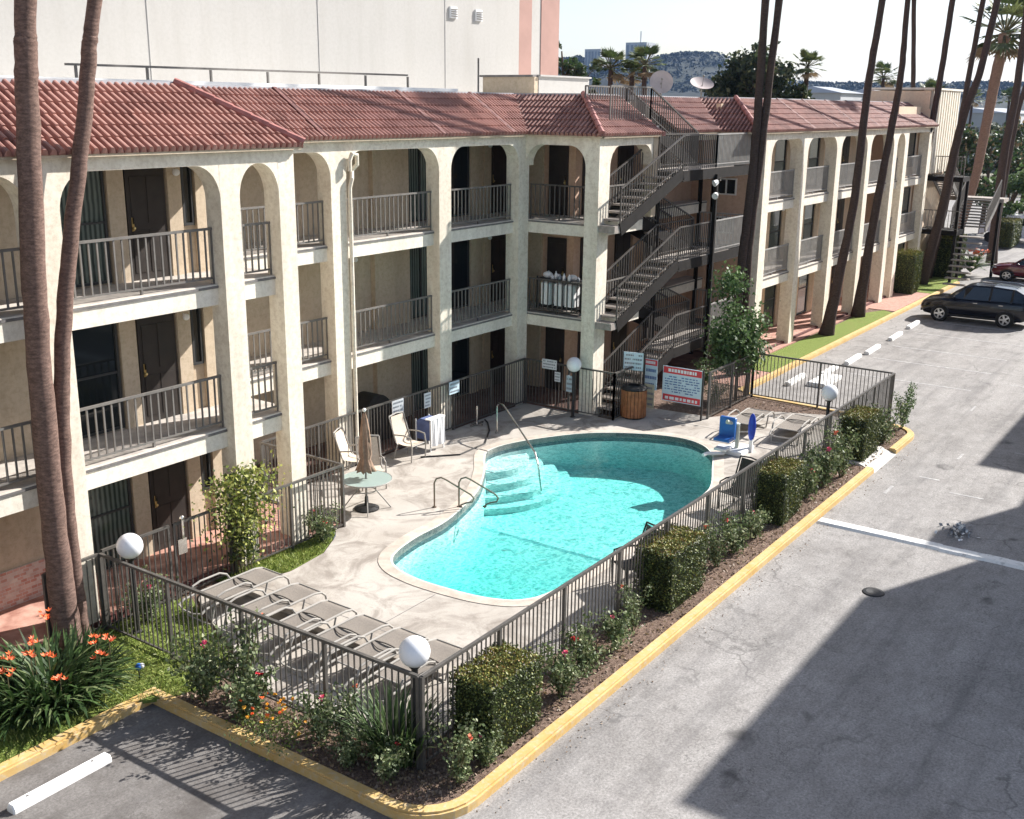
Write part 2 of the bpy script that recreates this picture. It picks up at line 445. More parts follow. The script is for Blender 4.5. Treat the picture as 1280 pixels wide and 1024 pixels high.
# ------------------------------------------------------------------ 2D helpers
def catmull(P, n=6, closed=True):
    out = []; k = len(P)
    for i in range(k if closed else k-1):
        g = lambda j: Vector(P[j % k]) if closed else Vector(P[min(max(j,0),k-1)])
        a, b, c, d = g(i-1), g(i), g(i+1), g(i+2)
        for t in range(n):
            u = t/n
            out.append(tuple(.5*((2*b) + (c-a)*u + (2*a-5*b+4*c-d)*u*u + (3*b-a-3*c+d)*u**3)))
    if not closed: out.append(tuple(P[-1]))
    return out
def offset(P, d, closed=True):
    # positive d = to the right of travel (outward for counter-clockwise loops)
    k = len(P); out = []
    for i in range(k):
        p = Vector(P[i]); a = Vector(P[i-1]) if (closed or i) else None; b = Vector(P[(i+1) % k]) if (closed or i < k-1) else None
        t1 = (p-a).normalized() if a is not None and (p-a).length > 1e-6 else None
        t2 = (b-p).normalized() if b is not None and (b-p).length > 1e-6 else None
        t1 = t1 or t2; t2 = t2 or t1
        n1 = Vector((t1.y, -t1.x)); n2 = Vector((t2.y, -t2.x)); n = n1+n2
        n = n1 if n.length < 1e-4 else n.normalized()
        out.append(tuple(p + n*d/max(.5, n.dot(n1))))
    return out
def arc(cx, cy, r, a0, a1, n=8):
    return [(cx+r*math.cos(rad(a0+(a1-a0)*i/n)), cy+r*math.sin(rad(a0+(a1-a0)*i/n))) for i in range(n+1)]
HOLE = [(14.2,9.6),(27.9,9.6),(27.9,17.4),(14.2,17.4)]

# ------------------------------------------------------------------ ground, kerbs, beds
def build_ground():
    struct(MB().prism([(-1500,-1800),(2400,-1800),(2400,1800),(-1500,1800)], -.5, -.06, holes=[[(-40,-40),(130,-40),(130,60),(-40,60)]]).build('terrain', mat('dry_valley_ground', (.16,.15,.09), .95, .4, .02, c2=(.28,.26,.2))))
    struct(MB().prism([(-40,-40),(130,-40),(130,60),(-40,60)], -.3, 0, holes=[HOLE]).build('parking_lot', M['asphalt']))
    struct(MB().prism([(-40,7.9),(9.1,7.9),(9.5,8.6),(9.5,13.4),(-40,13.4)], -.1, .004).build('parking_stall', M['stall']))
    # kerb (outer line), split where the pale ramp is
    out1 = [(-10,13.36),(9.4,13.36)] + [(9.4,12),(9.42,10),(9.42,8.75)] + arc(10.3,8.5,.88,180,270,7) + [(14,7.6),(20,7.6),(27.66,7.6)]
    out2 = [(29.65,7.6),(31.2,7.6)] + arc(31.3,8.5,.9,270,355,6) + [(32.5,9.4),(32.75,11),(32.85,13.0),(33.3,13.66),(38,13.66),(48,13.66),(62.5,13.66)]
    kb = MB()
    for path in (out1, out2):
        inn = offset(path, -.2, False); mid = offset(path, -.035, False)
        kb.prism(path + inn[::-1], -.02, .12)
        kb.prism(mid + offset(path, -.19, False)[::-1], .12, .15, bottom=False)
    # small cracks/joints read from the paint material
    struct(kb.build('kerb', M['kerb']))
    rb = MB()
    rb.add([(27.68,7.58,.004),(29.63,7.58,.004),(29.6,8.02,.17),(27.72,8.02,.17),(27.68,8.02,-.02),(29.63,8.02,-.02)], [(0,1,2,3),(0,3,4),(1,5,2)])
    rb.box(27.72,8.02,0,29.6,8.4,.165)
    struct(rb.build('drain_ramp', M['concrete']))
    bed = offset(out1, -.2, False) + [(27.7,8.4),(29.6,8.4)] + offset(out2, -.2, False) + [(62.5,18),(-10,20)]
    struct(MB().prism(bed, 0, .115, holes=[HOLE]).build('planting_bed', M['soil']))
    # lawns
    lw = MB()
    L1 = [(-10,13.6),(8.9,13.6),(9.65,13.05),(10.3,12.85),(11.0,13.3),(11.4,14.2),(11.75,15.0),(12.1,15.7),(11.6,15.98),(-10,15.98)]
    L2 = [(12.9,15.7),(13.3,15.33),(14.07,15.12),(15.09,15.22),(15.8,15.6),(16.35,15.98),(12.9,15.98)]
    L3 = [(36.2,13.88),(50.8,13.88),(51.2,14.4),(49.6,15.0),(44.8,14.95),(44.2,15.0),(36.2,15.1)]
    L4 = [(57.5,13.88),(62.5,13.88),(66.5,14.2),(66,15.6),(60,15.5),(57.6,15.3)]
    for L in (L1, L2, L3, L4): lw.prism(L, .08, .135)
    struct(lw.build('lawn', M['lawn']))
    g = MB(); rr = random.Random(3)
    def inside(p, P):
        c = False; j = len(P)-1
        for i in range(len(P)):
            if (P[i][1] > p[1]) != (P[j][1] > p[1]) and p[0] < (P[j][0]-P[i][0])*(p[1]-P[i][1])/(P[j][1]-P[i][1])+P[i][0]: c = not c
            j = i
        return c
    def blades(L, n, x0, x1, y0, y1, h):
        k = 0
        while k < n:
            x = rr.uniform(x0, x1); y = rr.uniform(y0, y1)
            if not inside((x,y), L): continue
            k += 1
            a = rr.uniform(0, PI); w = .012; hh = h*rr.uniform(.5,1.3); dx = rr.gauss(0,.03); dy = rr.gauss(0,.03)
            ca, sa = math.cos(a)*w, math.sin(a)*w
            g.add([(x-ca,y-sa,.13),(x+ca,y+sa,.13),(x+dx,y+dy,.13+hh)], [(0,1,2)], 0 if rr.random() < .6 else 1)
    blades(L1, 9000, 6.5, 12.1, 12.9, 15.9, .07); blades(L2, 2500, 12.9, 16.3, 15.1, 15.95, .07)
    tag(g.build('grass', [M['grass1'], M['grass2']]), kind='stuff')
    # leaf litter and mulch chips on the beds
    lt = MB()
    for k in range(5200):
        u = rr.random()
        if u < .62: x, y = rr.uniform(10.2, 31.8), 7.8+.85*rr.random()
        elif u < .85: x, y = 9.62+.75*rr.random(), rr.uniform(8.3, 13.2)
        elif u < .93: x, y = rr.uniform(29.8,32.4), rr.uniform(10.5,14)
        else: x, y = rr.uniform(9.5,10.6), rr.uniform(8,9)
        lt.leaf((x,y,.125), rr.uniform(.03,.09), rr, 0 if rr.random()<.7 else 1, .6, 0)
    for k in range(260):
        lt.leaf((rr.uniform(10,31), 7.25+abs(rr.gauss(0,.2)), .012), rr.uniform(.02,.05), rr, 0, .6, -.2)
    tag(lt.build('leaf_litter', [M['litter'], M['dead']]), kind='stuff')
    # paths
    pv = MB()
    pv.box(-10,15.98,.05,16.5,16.12,.16); pv.box(15.2,16.0,.05,16.42,18.6,.19); pv.box(33.2,15.1,.05,51.2,15.6,.15); pv.box(51.2,13.9,.05,57.4,15.6,.145); pv.box(33.6,13.9,.05,36.1,15.1,.14)
    struct(pv.build('brick_path', M['bricktile']))
    # painted marks
    wp = paint_mat('worn_white_paint', (.5,.49,.47), (.27,.26,.255), .42)
    mk = MB()
    for x in (38.35, 41.4, 44.05, 47.3, 50.4): mk.box(x-.05, 7.6, .0, x+.05, 11.9, .004)
    for (x,y,a,b) in ((26.6,6.9,.7,.08),(27.3,5.2,.08,.8),(28.1,6.3,.08,.5),(30.5,6.1,.6,.07),(31.8,4.6,.08,.7),(36,7,.7,.06),(40,6.4,.08,.6)):
        mk.box(x-a/2,y-b/2,0,x+a/2,y+b/2,.004)
    struct(mk.build('road_marking', wp))
    lp = MB()
    rr2 = random.Random(5); ys = [7.55-.45*i for i in range(30)]
    for i in range(len(ys)-1):
        j = rr2.uniform(-.02,.02)
        lp.add([(23.26+j,ys[i],0),(23.66+j,ys[i],0),(23.32+j,ys[i],.05),(23.58+j,ys[i],.05),(23.26+j,ys[i+1],0),(23.66+j,ys[i+1],0),(23.32+j,ys[i+1],.05),(23.58+j,ys[i+1],.05)],
               [(0,4,6,2),(2,6,7,3),(3,7,5,1),(0,2,3,1),(4,5,7,6)])
    struct(lp.build('speed_hump', paint_mat('chipped_white_hump_paint', (.76,.75,.72), (.4,.39,.37), .58)))
    # dark oil and patch marks at the parking stall are part of the asphalt; loose rubble pile
    db = MB()
    for k in range(170):
        r_ = abs(rr.gauss(0,.2)); a = rr.uniform(0,2*PI)
        db.leaf((24.6+r_*math.cos(a)*1.2, 4.75+r_*math.sin(a)*.8, .04+.22*math.exp(-r_*5)*rr.random()), rr.uniform(.05,.13), rr, rr.choice((0,1,1)), .7, 0)
    tag(db.build('debris_pile', [M['cloth'], M['inkgrey']], loc=(24.6,4.75,0)), 'small heap of crumpled white litter beside the white hump', 'litter')
    mh = MB().lathe([(.001,.012),(.14,.03),(.2,.02),(.22,0)], (20.33,5.35,0), 18)
    tag(mh.build('drain_cap', M['black'], loc=(20.33,5.35,0)), 'small round dark cap lying on the asphalt at the shadow edge', 'drain cap')
build_ground()

# ------------------------------------------------------------------ pool and deck
POOL = [(15.9,13.93),(15.45,13.5),(15.27,12.8),(15.27,12.0),(15.38,11.2),(15.7,10.6),(16.4,10.33),(18,10.3),(20,10.3),(22,10.3),(23.2,10.34),(23.9,10.5),(25,10.98),
        (26.1,11.5),(26.75,12.1),(26.98,12.9),(26.65,14.0),(25.9,15.1),(24.95,15.8),(23.7,16.4),(22.75,16.5),(22.05,16.1),(21.4,15.62),(20.1,14.87),(18.8,14.42),(17.85,14.2),(16.87,14.15)]
def build_pool():
    P = catmull(POOL, 4)
    co = offset(P, .3); rim = offset(P, .045)
    deck = [(10.55,8.95),(31.9,8.95),(31.85,10.4),(31.3,11.7),(30.3,12.5),(29.5,13.1),(29.3,15.35),(27.45,15.35),(27.45,18.5),(16.6,18.5),(16.6,16.3),(15.9,15.6),(15.1,15.18),(14.05,15.05),(13.2,15.25),
            (12.75,15.6),(12.3,15.7),(12.1,15.5),(11.8,14.95),(11.45,14.15),(11.05,13.25),(10.55,12.75)]
    struct(MB().prism(deck, .0, .15, holes=[offset(P, .29)]).build('pool_deck', M['deck']))
    dj = MB()
    for x in (13.2, ): dj.box(x-.008, 9.3, .15, x+.008, 15.0, .152)
    for y in (12.05,): dj.box(10.8, y-.008, .15, 14.9, y+.008, .152)
    dj.box(21.5,17.0,.15,21.516,18.4,.152); dj.box(28.4,9.2,.15,28.416,14,.152)
    struct(dj.build('deck_joint', M['flash']))
    struct(MB().prism(co, .0, .162, holes=[rim]).build('pool_coping', M['coping']))
    struct(MB().prism(rim, .0, .158, holes=[P]).build('pool_rim', M['poolrim']))
    b = MB()
    n = len(P)
    for i in range(n):
        j = (i+1) % n
        a, c = P[i], P[j]
        b.add([(a[0],a[1],-2.4),(c[0],c[1],-2.4),(c[0],c[1],-.1),(a[0],a[1],-.1)], [(3,2,1,0)], 0)
        b.add([(a[0],a[1],-.1),(c[0],c[1],-.1),(c[0],c[1],.155),(a[0],a[1],.155)], [(3,2,1,0)], 1)
    X = [14.3,16.6,20.35,20.45,28.0]; Z = [-1.7,-1.65,-.97,-.95,-.9]
    for i in range(4):
        b.add([(X[i],9.7,Z[i]),(X[i+1],9.7,Z[i+1]),(X[i+1],17.3,Z[i+1]),(X[i],17.3,Z[i])], [(0,1,2,3)], 2 if i == 2 else 0)
    for k, (r, z) in enumerate(((1.35,-.2),(1.75,-.4),(2.15,-.6),(2.5,-.78))):
        pts = arc(23.05,17.0,r,150,345,22) + [(23.05,17.0)]
        b.prism(pts, -1.3, z, 0, bottom=False)
        pass
    struct(b.build('pool_basin', [M['plaster'], M['pooltile'], M['poolline']]))
    # water: thin tinted surface with real absorption below
    m = bpy.data.materials.new('pool_water'); m.use_nodes = True
    nt = m.node_tree; N = nt.nodes; L = nt.links; N.remove(N['Principled BSDF']); o = N['Material Output']
    tc = N.new('ShaderNodeTexCoord')
    n1 = N.new('ShaderNodeTexNoise'); n1.inputs['Scale'].default_value = 2.6; n1.inputs['Detail'].default_value = 3; n1.inputs['Distortion'].default_value = 1.0
    L.new(tc.outputs['Object'], n1.inputs['Vector'])
    bp = N.new('ShaderNodeBump'); bp.inputs['Strength'].default_value = 1.0; bp.inputs['Distance'].default_value = .06; L.new(n1.outputs['Fac'], bp.inputs['Height'])
    # caustic web painted into the transparent colour with a cell pattern
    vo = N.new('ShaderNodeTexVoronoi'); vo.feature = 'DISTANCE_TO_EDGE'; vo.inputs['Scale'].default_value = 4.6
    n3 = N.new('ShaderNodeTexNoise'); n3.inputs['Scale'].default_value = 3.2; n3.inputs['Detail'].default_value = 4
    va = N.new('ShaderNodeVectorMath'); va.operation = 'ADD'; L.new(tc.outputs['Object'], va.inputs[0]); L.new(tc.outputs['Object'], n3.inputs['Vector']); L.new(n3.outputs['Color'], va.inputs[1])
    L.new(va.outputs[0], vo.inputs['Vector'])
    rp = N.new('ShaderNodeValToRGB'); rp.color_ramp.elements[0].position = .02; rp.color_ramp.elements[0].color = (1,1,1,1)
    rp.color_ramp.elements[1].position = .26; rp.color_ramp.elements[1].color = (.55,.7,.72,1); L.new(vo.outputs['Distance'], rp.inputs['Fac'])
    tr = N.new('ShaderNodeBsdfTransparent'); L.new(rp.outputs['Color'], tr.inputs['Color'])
    gl = N.new('ShaderNodeBsdfGlossy'); gl.inputs['Roughness'].default_value = .04; L.new(bp.outputs['Normal'], gl.inputs['Normal'])
    fr = N.new('ShaderNodeFresnel'); fr.inputs['IOR'].default_value = 1.33; L.new(bp.outputs['Normal'], fr.inputs['Normal'])
    mx = N.new('ShaderNodeMixShader'); ge = N.new('ShaderNodeNewGeometry'); iv = N.new('ShaderNodeMath'); iv.operation = 'SUBTRACT'; iv.inputs[0].default_value = 1; L.new(ge.outputs['Backfacing'], iv.inputs[1])
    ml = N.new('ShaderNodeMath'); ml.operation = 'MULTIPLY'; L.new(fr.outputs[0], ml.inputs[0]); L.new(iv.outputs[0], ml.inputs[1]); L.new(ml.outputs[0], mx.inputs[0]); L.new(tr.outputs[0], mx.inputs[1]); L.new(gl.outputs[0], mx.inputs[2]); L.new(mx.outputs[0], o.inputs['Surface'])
    ab = N.new('ShaderNodeVolumeAbsorption'); ab.inputs['Color'].default_value = (.34,.94,.91,1); ab.inputs['Density'].default_value = .46
    L.new(ab.outputs[0], o.inputs['Volume'])
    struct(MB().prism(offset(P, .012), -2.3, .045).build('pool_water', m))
build_pool()

# ------------------------------------------------------------------ the motel
class FR:
    # facade frame: s runs along the facade, d runs inward from the pillar fronts
    def __init__(s, ax, o): s.ax = ax; s.o = o
    def p(s, u, d, z): return (u, s.o+d, z) if s.ax == 'x' else (s.o+d, u, z)
    def box(s, mb, u0, d0, z0, u1, d1, z1, mi=0):
        a = s.p(u0,d0,z0); b = s.p(u1,d1,z1); return mb.box(*a, *b, mi)
FA, FB, FX, FC, FD, FE = FR('x',16.0), FR('x',18.57), FR('y',27.4), FR('x',16.05), FR('x',15.2), FR('x',15.25)
ZF = [.2, 3.03, 5.86]; ZA = 8.07; ZE = 8.37; TH = .39
RUN, RISE = 1.65, 1.09

def railing(fr, u0, u1, zf, d, parent, m='rail', sp=.168, h=1.06, lift=.1):
    b = MB()
    fr.box(b, u0, d-.025, zf+h-.045, u1, d+.025, zf+h)
    fr.box(b, u0, d-.015, zf+lift, u1, d+.015, zf+lift+.035)
    n = max(2, int(round((u1-u0)/sp)))
    for i in range(1, n):
        u = u0+(u1-u0)*i/n
        fr.box(b, u-.0155, d-.012, zf+lift+.03, u+.0155, d+.012, zf+h-.04)
    k = (u0+u1)/2 if u1-u0 > 2 else None
    if k: fr.box(b, k-.02, d-.02, zf-.0, k+.02, d+.02, zf+lift)
    for u in (u0+.015, u1-.015): fr.box(b, u-.014, d-.014, zf, u+.014, d+.014, zf+h+.0)
    return b.build('railing', M[m], parent)

def arch_piece(fr, u0, u1, parent, depth=.42, rs=.55, rz=.62):
    w = u1-u0; rs = min(rs, w*.48)
    b = MB()
    fr.box(b, u0, 0, ZA, u1, depth, ZE)
    for sgn, ue in ((1, u0), (-1, u1)):
        pts = [(ue, ZA-rz)] + [(ue+sgn*rs*(1-math.cos(rad(t))), ZA-rz+rz*math.sin(rad(t))) for t in range(10, 91, 10)] + [(ue, ZA)]
        p3 = [fr.p(u, .002, z) for u, z in pts]
        k = len(pts); B = len(b.v)
        b.v += p3 + [fr.p(u, depth, z) for u, z in pts]
        # fan from the outer top corner
        for i in range(k-2):
            b.f += [(B+k-1, B+i, B+i+1), (B+2*k-1, B+k+i+1, B+k+i)]; b.m += [0, 0]
            b.f.append((B+i, B+i+1, B+k+i+1, B+k+i)); b.m.append(0)
    return b.build('arch', M['stucco'], parent)

def window(fr, u0, u1, z0, z1, d, parent, pane='glass', fm='frame', transom=None, mull=None):
    b = MB(); t = .05
    fr.box(b, u0, d-.06, z0, u0+t, d, z1); fr.box(b, u1-t, d-.06, z0, u1, d, z1)
    fr.box(b, u0+t, d-.06, z1-t, u1-t, d, z1); fr.box(b, u0+t, d-.06, z0, u1-t, d, z0+t)
    if transom: fr.box(b, u0+t, d-.05, z0+transom, u1-t, d, z0+transom+.04)
    if mull:
        um = u0+(u1-u0)*mull; fr.box(b, um-.025, d-.055, z0+t, um+.025, d, z1-t)
    w = b.build('window', M[fm], parent)
    g = MB(); fr.box(g, u0+t, d-.022, z0+t, u1-t, d-.004, z1-t)
    g.build('pane', M[pane], w)
    return w
def door(fr, u0, u1, z0, d, parent, h=2.12):
    b = MB()
    fr.box(b, u0, d-.05, z0+.01, u1, d, z0+h)
    for (a, c) in ((.15,.95),(1.08,1.95)):
        w = u1-u0
        for k in (0, 1):
            ua = u0+.1*w+k*.42*w; fr.box(b, ua, d-.06, z0+a, ua+.36*w, d-.05, z0+c)
    o = b.build('door', M['door'], parent)
    k = MB(); p = fr.p(u0+.1, d-.08, z0+1.0); k.sphere(p, .035, 8, 6); k.bar(fr.p(u0+.1,d-.05,z0+1.0), p, .02, .02); 
    fr.box(k, u0+.075, d-.06, z0+.94, u0+.125, d-.05, z0+1.2)
    k.build('handle', M['brass'], o)
    return o

def tile_slope(fr, s0, s1, e0, e1, parent, z0=ZE, nm='roof_slope'):
    b = MB(); per = .152; sub = 6; nc = 6
    a0 = s0-RUN if e0 < 0 else s0; a1 = s1+RUN if e1 < 0 else s1
    N = int((a1-a0)/per*sub)+1
    ss = [a0+(a1-a0)*i/N for i in range(N+1)]
    rows = []
    for c in range(nc): rows += [(c/nc, .03), ((c+1)/nc, .0)]
    base = 0; prev = None; prof = []
    for s in ss:
        vmin, vmax = 0., 1.
        if e0 > 0: vmax = min(vmax, max(0, (s-s0)/RUN))
        if e0 < 0 and s < s0: vmin = max(vmin, (s0-s)/RUN)
        if e1 > 0: vmax = min(vmax, max(0, (s1-s)/RUN))
        if e1 < 0 and s > s1: vmin = max(vmin, (s-s1)/RUN)
        vmin = min(vmin, vmax)
        ph = (s/per) % 1.0
        hb = .06*max(0, 1-(2*ph/.66-1)**2)**.4 if ph < .66 else -.065
        cl = []
        for (v, h) in rows:
            vv = min(max(v, vmin), vmax); hh = hb + h
            cl.append(fr.p(s, -.15+vv*RUN-hh*.5, z0+vv*RISE+hh*.8))
        cl.insert(0, fr.p(s, -.15+vmin*RUN, z0+vmin*RISE-.02))
        i0 = len(b.v); b.v += cl; K = len(cl)
        if prev is not None:
            for j in range(K-1):
                b.f.append((prev+j, i0+j, i0+j+1, prev+j+1) if fr.ax == 'x' else (prev+j, prev+j+1, i0+j+1, i0+j)); b.m.append(0)
        prev = i0
    o = b.build(nm, M['tile'], parent)
    return o
def cap_line(a, b_, parent, r=.085, nm='ridge_cap'):
    c = MB(); a = Vector(a); q = Vector(b_); L = (q-a).length; n = max(2, int(L/.33))
    for i in range(n):
        p0 = a.lerp(q, i/n); p1 = a.lerp(q, (i+1.12)/n)
        c.tube([p0, p1], [r*1.12, r*.92], 8)
    return c.build(nm, M['ridge'], parent)

def build_motel():
    mo = thing('motel_building', 'long three storey cream stucco motel with arched balconies and red tiled roof edge', 'building', (20,17,0))
    # ---- pillars
    def pillar(fr, u0, u1, d1=.42, z0=.05, mt='stucco', d0=0):
        b = MB(); fr.box(b, u0, d0, z0, u1, d1, ZE); return b.build('pillar', M[mt], mo)
    for u in ((2.2,2.7),(5.9,6.4),(9.82,10.35),(13.63,14.09),(15.08,15.5)): pillar(FA, *u)
    for u in ((15.6,16.1),(19.17,19.7),(23.28,23.8),(27.05,27.58)): pillar(FB, *u, d1=.45)
    b = MB(); b.box(27.4,16.05,.05,28.02,16.5,ZE); b.build('pillar', M['stucco'], mo)
    pillar(FC, 30.66, 30.95, .38, z0=5.86, mt='wall')
    DP = [(37.5,38.1),(41.2,41.72),(45.05,45.6),(49.0,49.55),(52.95,53.5),(54.75,55.3)]
    for u in DP: pillar(FD, *u, d1=.5)
    pillar(FE, 59.15, 59.6, .5)
    # ---- arches
    def rng(P): return [(P[i][1], P[i+1][0]) for i in range(len(P)-1)]
    A = [(2.7,5.9),(6.4,9.82),(10.35,13.63),(14.09,15.08)]; B = [(16.1,19.17),(19.7,23.28),(23.8,27.05)]
    D = rng(DP)
    for u in A: arch_piece(FA, *u, mo)
    for u in B: arch_piece(FB, *u, mo)
    arch_piece(FX, 16.5, 18.57, mo, .4)
    arch_piece(FC, 28.02, 30.62, mo, .4)
    for u in D: arch_piece(FD, *u, mo, .5)
    b = MB(); FE.box(b, 55.3, 0, ZA, 59.7, .4, ZE); b.build('roof_beam', M['stucco'], mo); b = MB(); FC.box(b, 33.3, .75, ZA, 37.5, 1.1, ZE); b.build('roof_beam', M['stucco'], mo)
    # ---- floor slabs: (x0,y0,x1,y1)
    for z in ZF[1:]:
        for (x0,y0,x1,y1) in ((2.0,16.226,15.45,17.75),(14.0,18.77,27.6,20.5),(27.6,16.27,29.3,20.5),(29.3,16.27,30.55,18.0),(30.55,17.35,37.5,18.0),(37.6,15.42,55.25,17.0),(55.31,15.46,59.14,15.82)):
            b = MB(); b.box(x0,y0,z-TH,x1,y1,z)
            o = b.build('floor_slab', M['fascia'], mo)
            c = MB(); c.box(x0+.02,y0+.01,z+.001,x1-.02,y1,z+.006); c.build('floor_finish', M['floor'], o)
            f = MB()
            if y0 < 18.8 and x0 != 27.6: f.box(x0+.01,y0-.022,z-.07,x1-.01,y0+.004,z-.025)
            if x0 == 27.6: f.box(x0-.022,16.5,z-.07,x0+.004,18.57,z-.025)
            f.build('drip_strip', M['flash'], o)
    b = MB(); b.box(27.44,15.5,5.86-.2,27.8,16.04,5.86); b.build('stair_slab', M['tread'], mo); b = MB(); b.box(27.44,15.5,3.03-.2,27.8,16.04,3.03); b.build('stair_slab', M['tread'], mo)
    # ceiling under the roof
    b = MB(); b.box(2,16.4,8.2,15.4,17.75,8.3); b.box(14,19.0,8.2,29.3,20.5,8.3); b.box(27.8,16.4,8.2,29.3,19.0,8.3); b.box(29.3,16.4,8.2,31.0,18,8.3); b.box(38,15.7,8.2,55.3,17,8.3); b.box(55.31,15.68,8.2,59.1,15.8,8.3)
    b.build('soffit', M['fascia'], mo)
    # ---- ground walkways
    b = MB(); b.box(14,18.6,.0,27.4,20.5,.2); b.box(27.42,16.1,0,29.3,20.5,.205); b.box(29.3,16.1,0,37.5,18,.2); b.build('ground_walkway', mat('shaded_walkway_floor', (.13,.075,.06), .85, .3, 3), mo)  # shade of the corner put into this darker floor colour
    b = MB(); b.box(2,16.1,.0,15.5,17.75,.3); b.build('ground_walkway', M['redfloor'], mo); b = MB(); b.box(37.5,15.45,0,59.6,18.2,.24)
    b.build('ground_walkway', M['redfloor'], mo)
    b = MB(); b.box(2,15.995,.0,13.6,16.099,.285); b.build('step_riser', M['maroon'], mo); b = MB(); b.box(37.5,15.36,0,55.3,15.449,.225); b.build('step_riser', M['maroon'], mo)
    b = MB(); b.box(-4,15.4,.0,9.0,15.99,.16); b.build('lower_step', M['redfloor'], mo)
    # ---- back walls
    def wall(fr, u0, u1, d, mt): b = MB(); fr.box(b, u0, d, .1, u1, d+.2, 9.3); return b.build('back_wall', M[mt], mo)
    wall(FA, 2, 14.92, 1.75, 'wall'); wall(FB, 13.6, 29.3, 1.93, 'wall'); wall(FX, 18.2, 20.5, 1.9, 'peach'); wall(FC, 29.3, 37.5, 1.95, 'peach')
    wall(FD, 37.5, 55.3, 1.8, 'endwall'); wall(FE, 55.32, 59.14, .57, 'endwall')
    b = MB(); b.box(37.5,15.72,.1,37.7,18.0,8.36); b.build('end_wall', M['peach'], mo)
    b = MB(); b.box(59.62,15.5,.1,59.8,30,9.2); b.build('end_wall', M['endwall'], mo)
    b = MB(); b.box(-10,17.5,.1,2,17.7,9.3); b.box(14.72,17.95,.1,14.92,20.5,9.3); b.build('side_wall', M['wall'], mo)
    b = MB(); b.box(2,17.72,.3,11.0,17.749,1.0); b.build('brick_wainscot', M['brickw'], mo)
    def pier(fr, u0, u1, d, zf, mt='wall', t=.09): b = MB(); fr.box(b, u0, d-t, zf, u1, d, zf+2.42); return b.build('pier', M[mt], mo)
    for k, z in enumerate(ZF):
        zz = z + (.1 if k == 0 else 0)
        # left wing rooms
        window(FA, 11.0, 12.38, zz+.04, zz+2.3, 1.75, mo, 'cglass' if k != 1 else 'glass', transom=1.1, mull=.3)
        pier(FA, 12.42, 12.78, 1.75, zz); door(FA, 12.84, 13.72, zz, 1.75, mo); pier(FA, 13.76, 14.08, 1.75, zz)
        window(FA, 14.12, 14.38, zz+.95, zz+2.3, 1.75, mo); pier(FA, 14.42, 14.72, 1.75, zz)
        window(FA, 3.0, 4.4, zz+.9, zz+2.2, 1.75, mo); door(FA, 4.9, 5.8, zz, 1.75, mo)
        # middle wing rooms
        pier(FB, 22.62, 24.12, 1.93, z, t=.16); window(FB, 24.2, 25.3, z+.04, z+2.3, 1.93, mo, 'cglass', mull=.5)
        window(FB, 26.15, 27.1, z+.04, z+2.3, 1.93, mo); pier(FB, 27.14, 27.55, 1.93, z); pier(FB, 27.86, 28.2, 1.93, z); door(FB, 28.26, 29.16, z, 1.93, mo)
        door(FX, 18.25, 18.95, z, 1.9, mo); pier(FX, 19.15, 19.7, 1.9, z, 'wall', .1)
        door(FC, 31.9, 32.9, z, 1.95, mo); pier(FC, 33.0, 33.5, 1.95, z, 'peach'); window(FC, 34.0, 34.9, z+.9, z+2.1, 1.95, mo, 'glass', 'wframe', mull=.5)
        door(FC, 29.7, 30.5, z, 1.95, mo)
        for i, (u0, u1) in enumerate(D[:4]):
            if i == 3: door(FD, u0+1.5, u0+2.4, z, 1.8, mo); pier(FD, u0+.9, u0+1.3, 1.8, z, 'wall'); continue
            window(FD, u0+1.05, u0+2.25, z+.05, z+2.3, 1.8, mo, 'cglass', transom=1.15)
            pier(FD, u0+.7, u0+.98, 1.8, z, 'endwall'); door(FD, u0-.3, u0+.6, z, 1.8, mo); pier(FD, u0+2.3, u0+2.8, 1.8, z, 'wall'); 
        window(FE, 57.0, 58.6, z+.5, z+2.3, .57, mo)
        # end wall windows facing the staircase
        if k: 
            window(FR('y',37.44), 16.2, 17.0, z+.25 if k == 2 else z+1.7, z+.85 if k == 2 else z+2.3, .06, mo, 'glass', 'wframe', mull=.5)
    # ---- railings
    for z in ZF[1:]:
        for u in A: railing(FA, u[0], u[1], z, .31, mo)
        for u in B: railing(FB, u[0], u[1], z, .29, mo)
        railing(FX, 16.5, 18.57, z, .28, mo, 'darkrail')
        railing(FC, 28.45, 30.62, z, .3, mo)
        for u in D: railing(FD, u[0], u[1], z, .3, mo, 'rail2', .12)
        railing(FE, 55.32, 59.13, z, .3, mo, 'rail2')
    # ---- roof
    tile_slope(FA, 2.0, 15.65, 0, 1, mo); tile_slope(FB, 15.65, 27.25, -1, -1, mo); tile_slope(FX, 15.9, 18.42, 1, -1, mo); tile_slope(FC, 27.25, 30.95, 1, 0, mo)
    tile_slope(FR('x',16.65), 33.3, 36.4, 0, -1, mo); tile_slope(FR('y',36.55), 15.05, 16.5, 1, -1, mo); tile_slope(FD, 36.4, 59.85, 1, 0, mo)
    b = MB(); b.add([(15.65,15.85,ZE),(15.65,18.42,ZE),(14.0,20.07,ZE+RISE),(14.0,17.5,ZE+RISE)], [(0,1,2,3)]); b.build('roof_slope', M['tile'], mo)
    zt = ZE+RISE
    cap_line((15.65,15.85,ZE+.06),(14.0,17.5,zt+.06), mo); cap_line((27.25,15.9,ZE+.06),(28.9,17.55,zt+.06), mo); cap_line((36.4,15.05,ZE+.06),(38.05,16.7,zt+.06), mo)
    for fr, u in ((FB,23.35),(FB,18.9),(FB,26.6),(FD,41.9),(FD,44.6),(FD,47.3),(FD,50.0),(FD,52.6),(FD,55.4),(FD,58.4)):
        c = MB(); c.bar(fr.p(u,-.16,ZE+.04), fr.p(u,-.15+RUN,zt+.055), .11, .055); c.build('roof_joint', M['maroon'], mo)
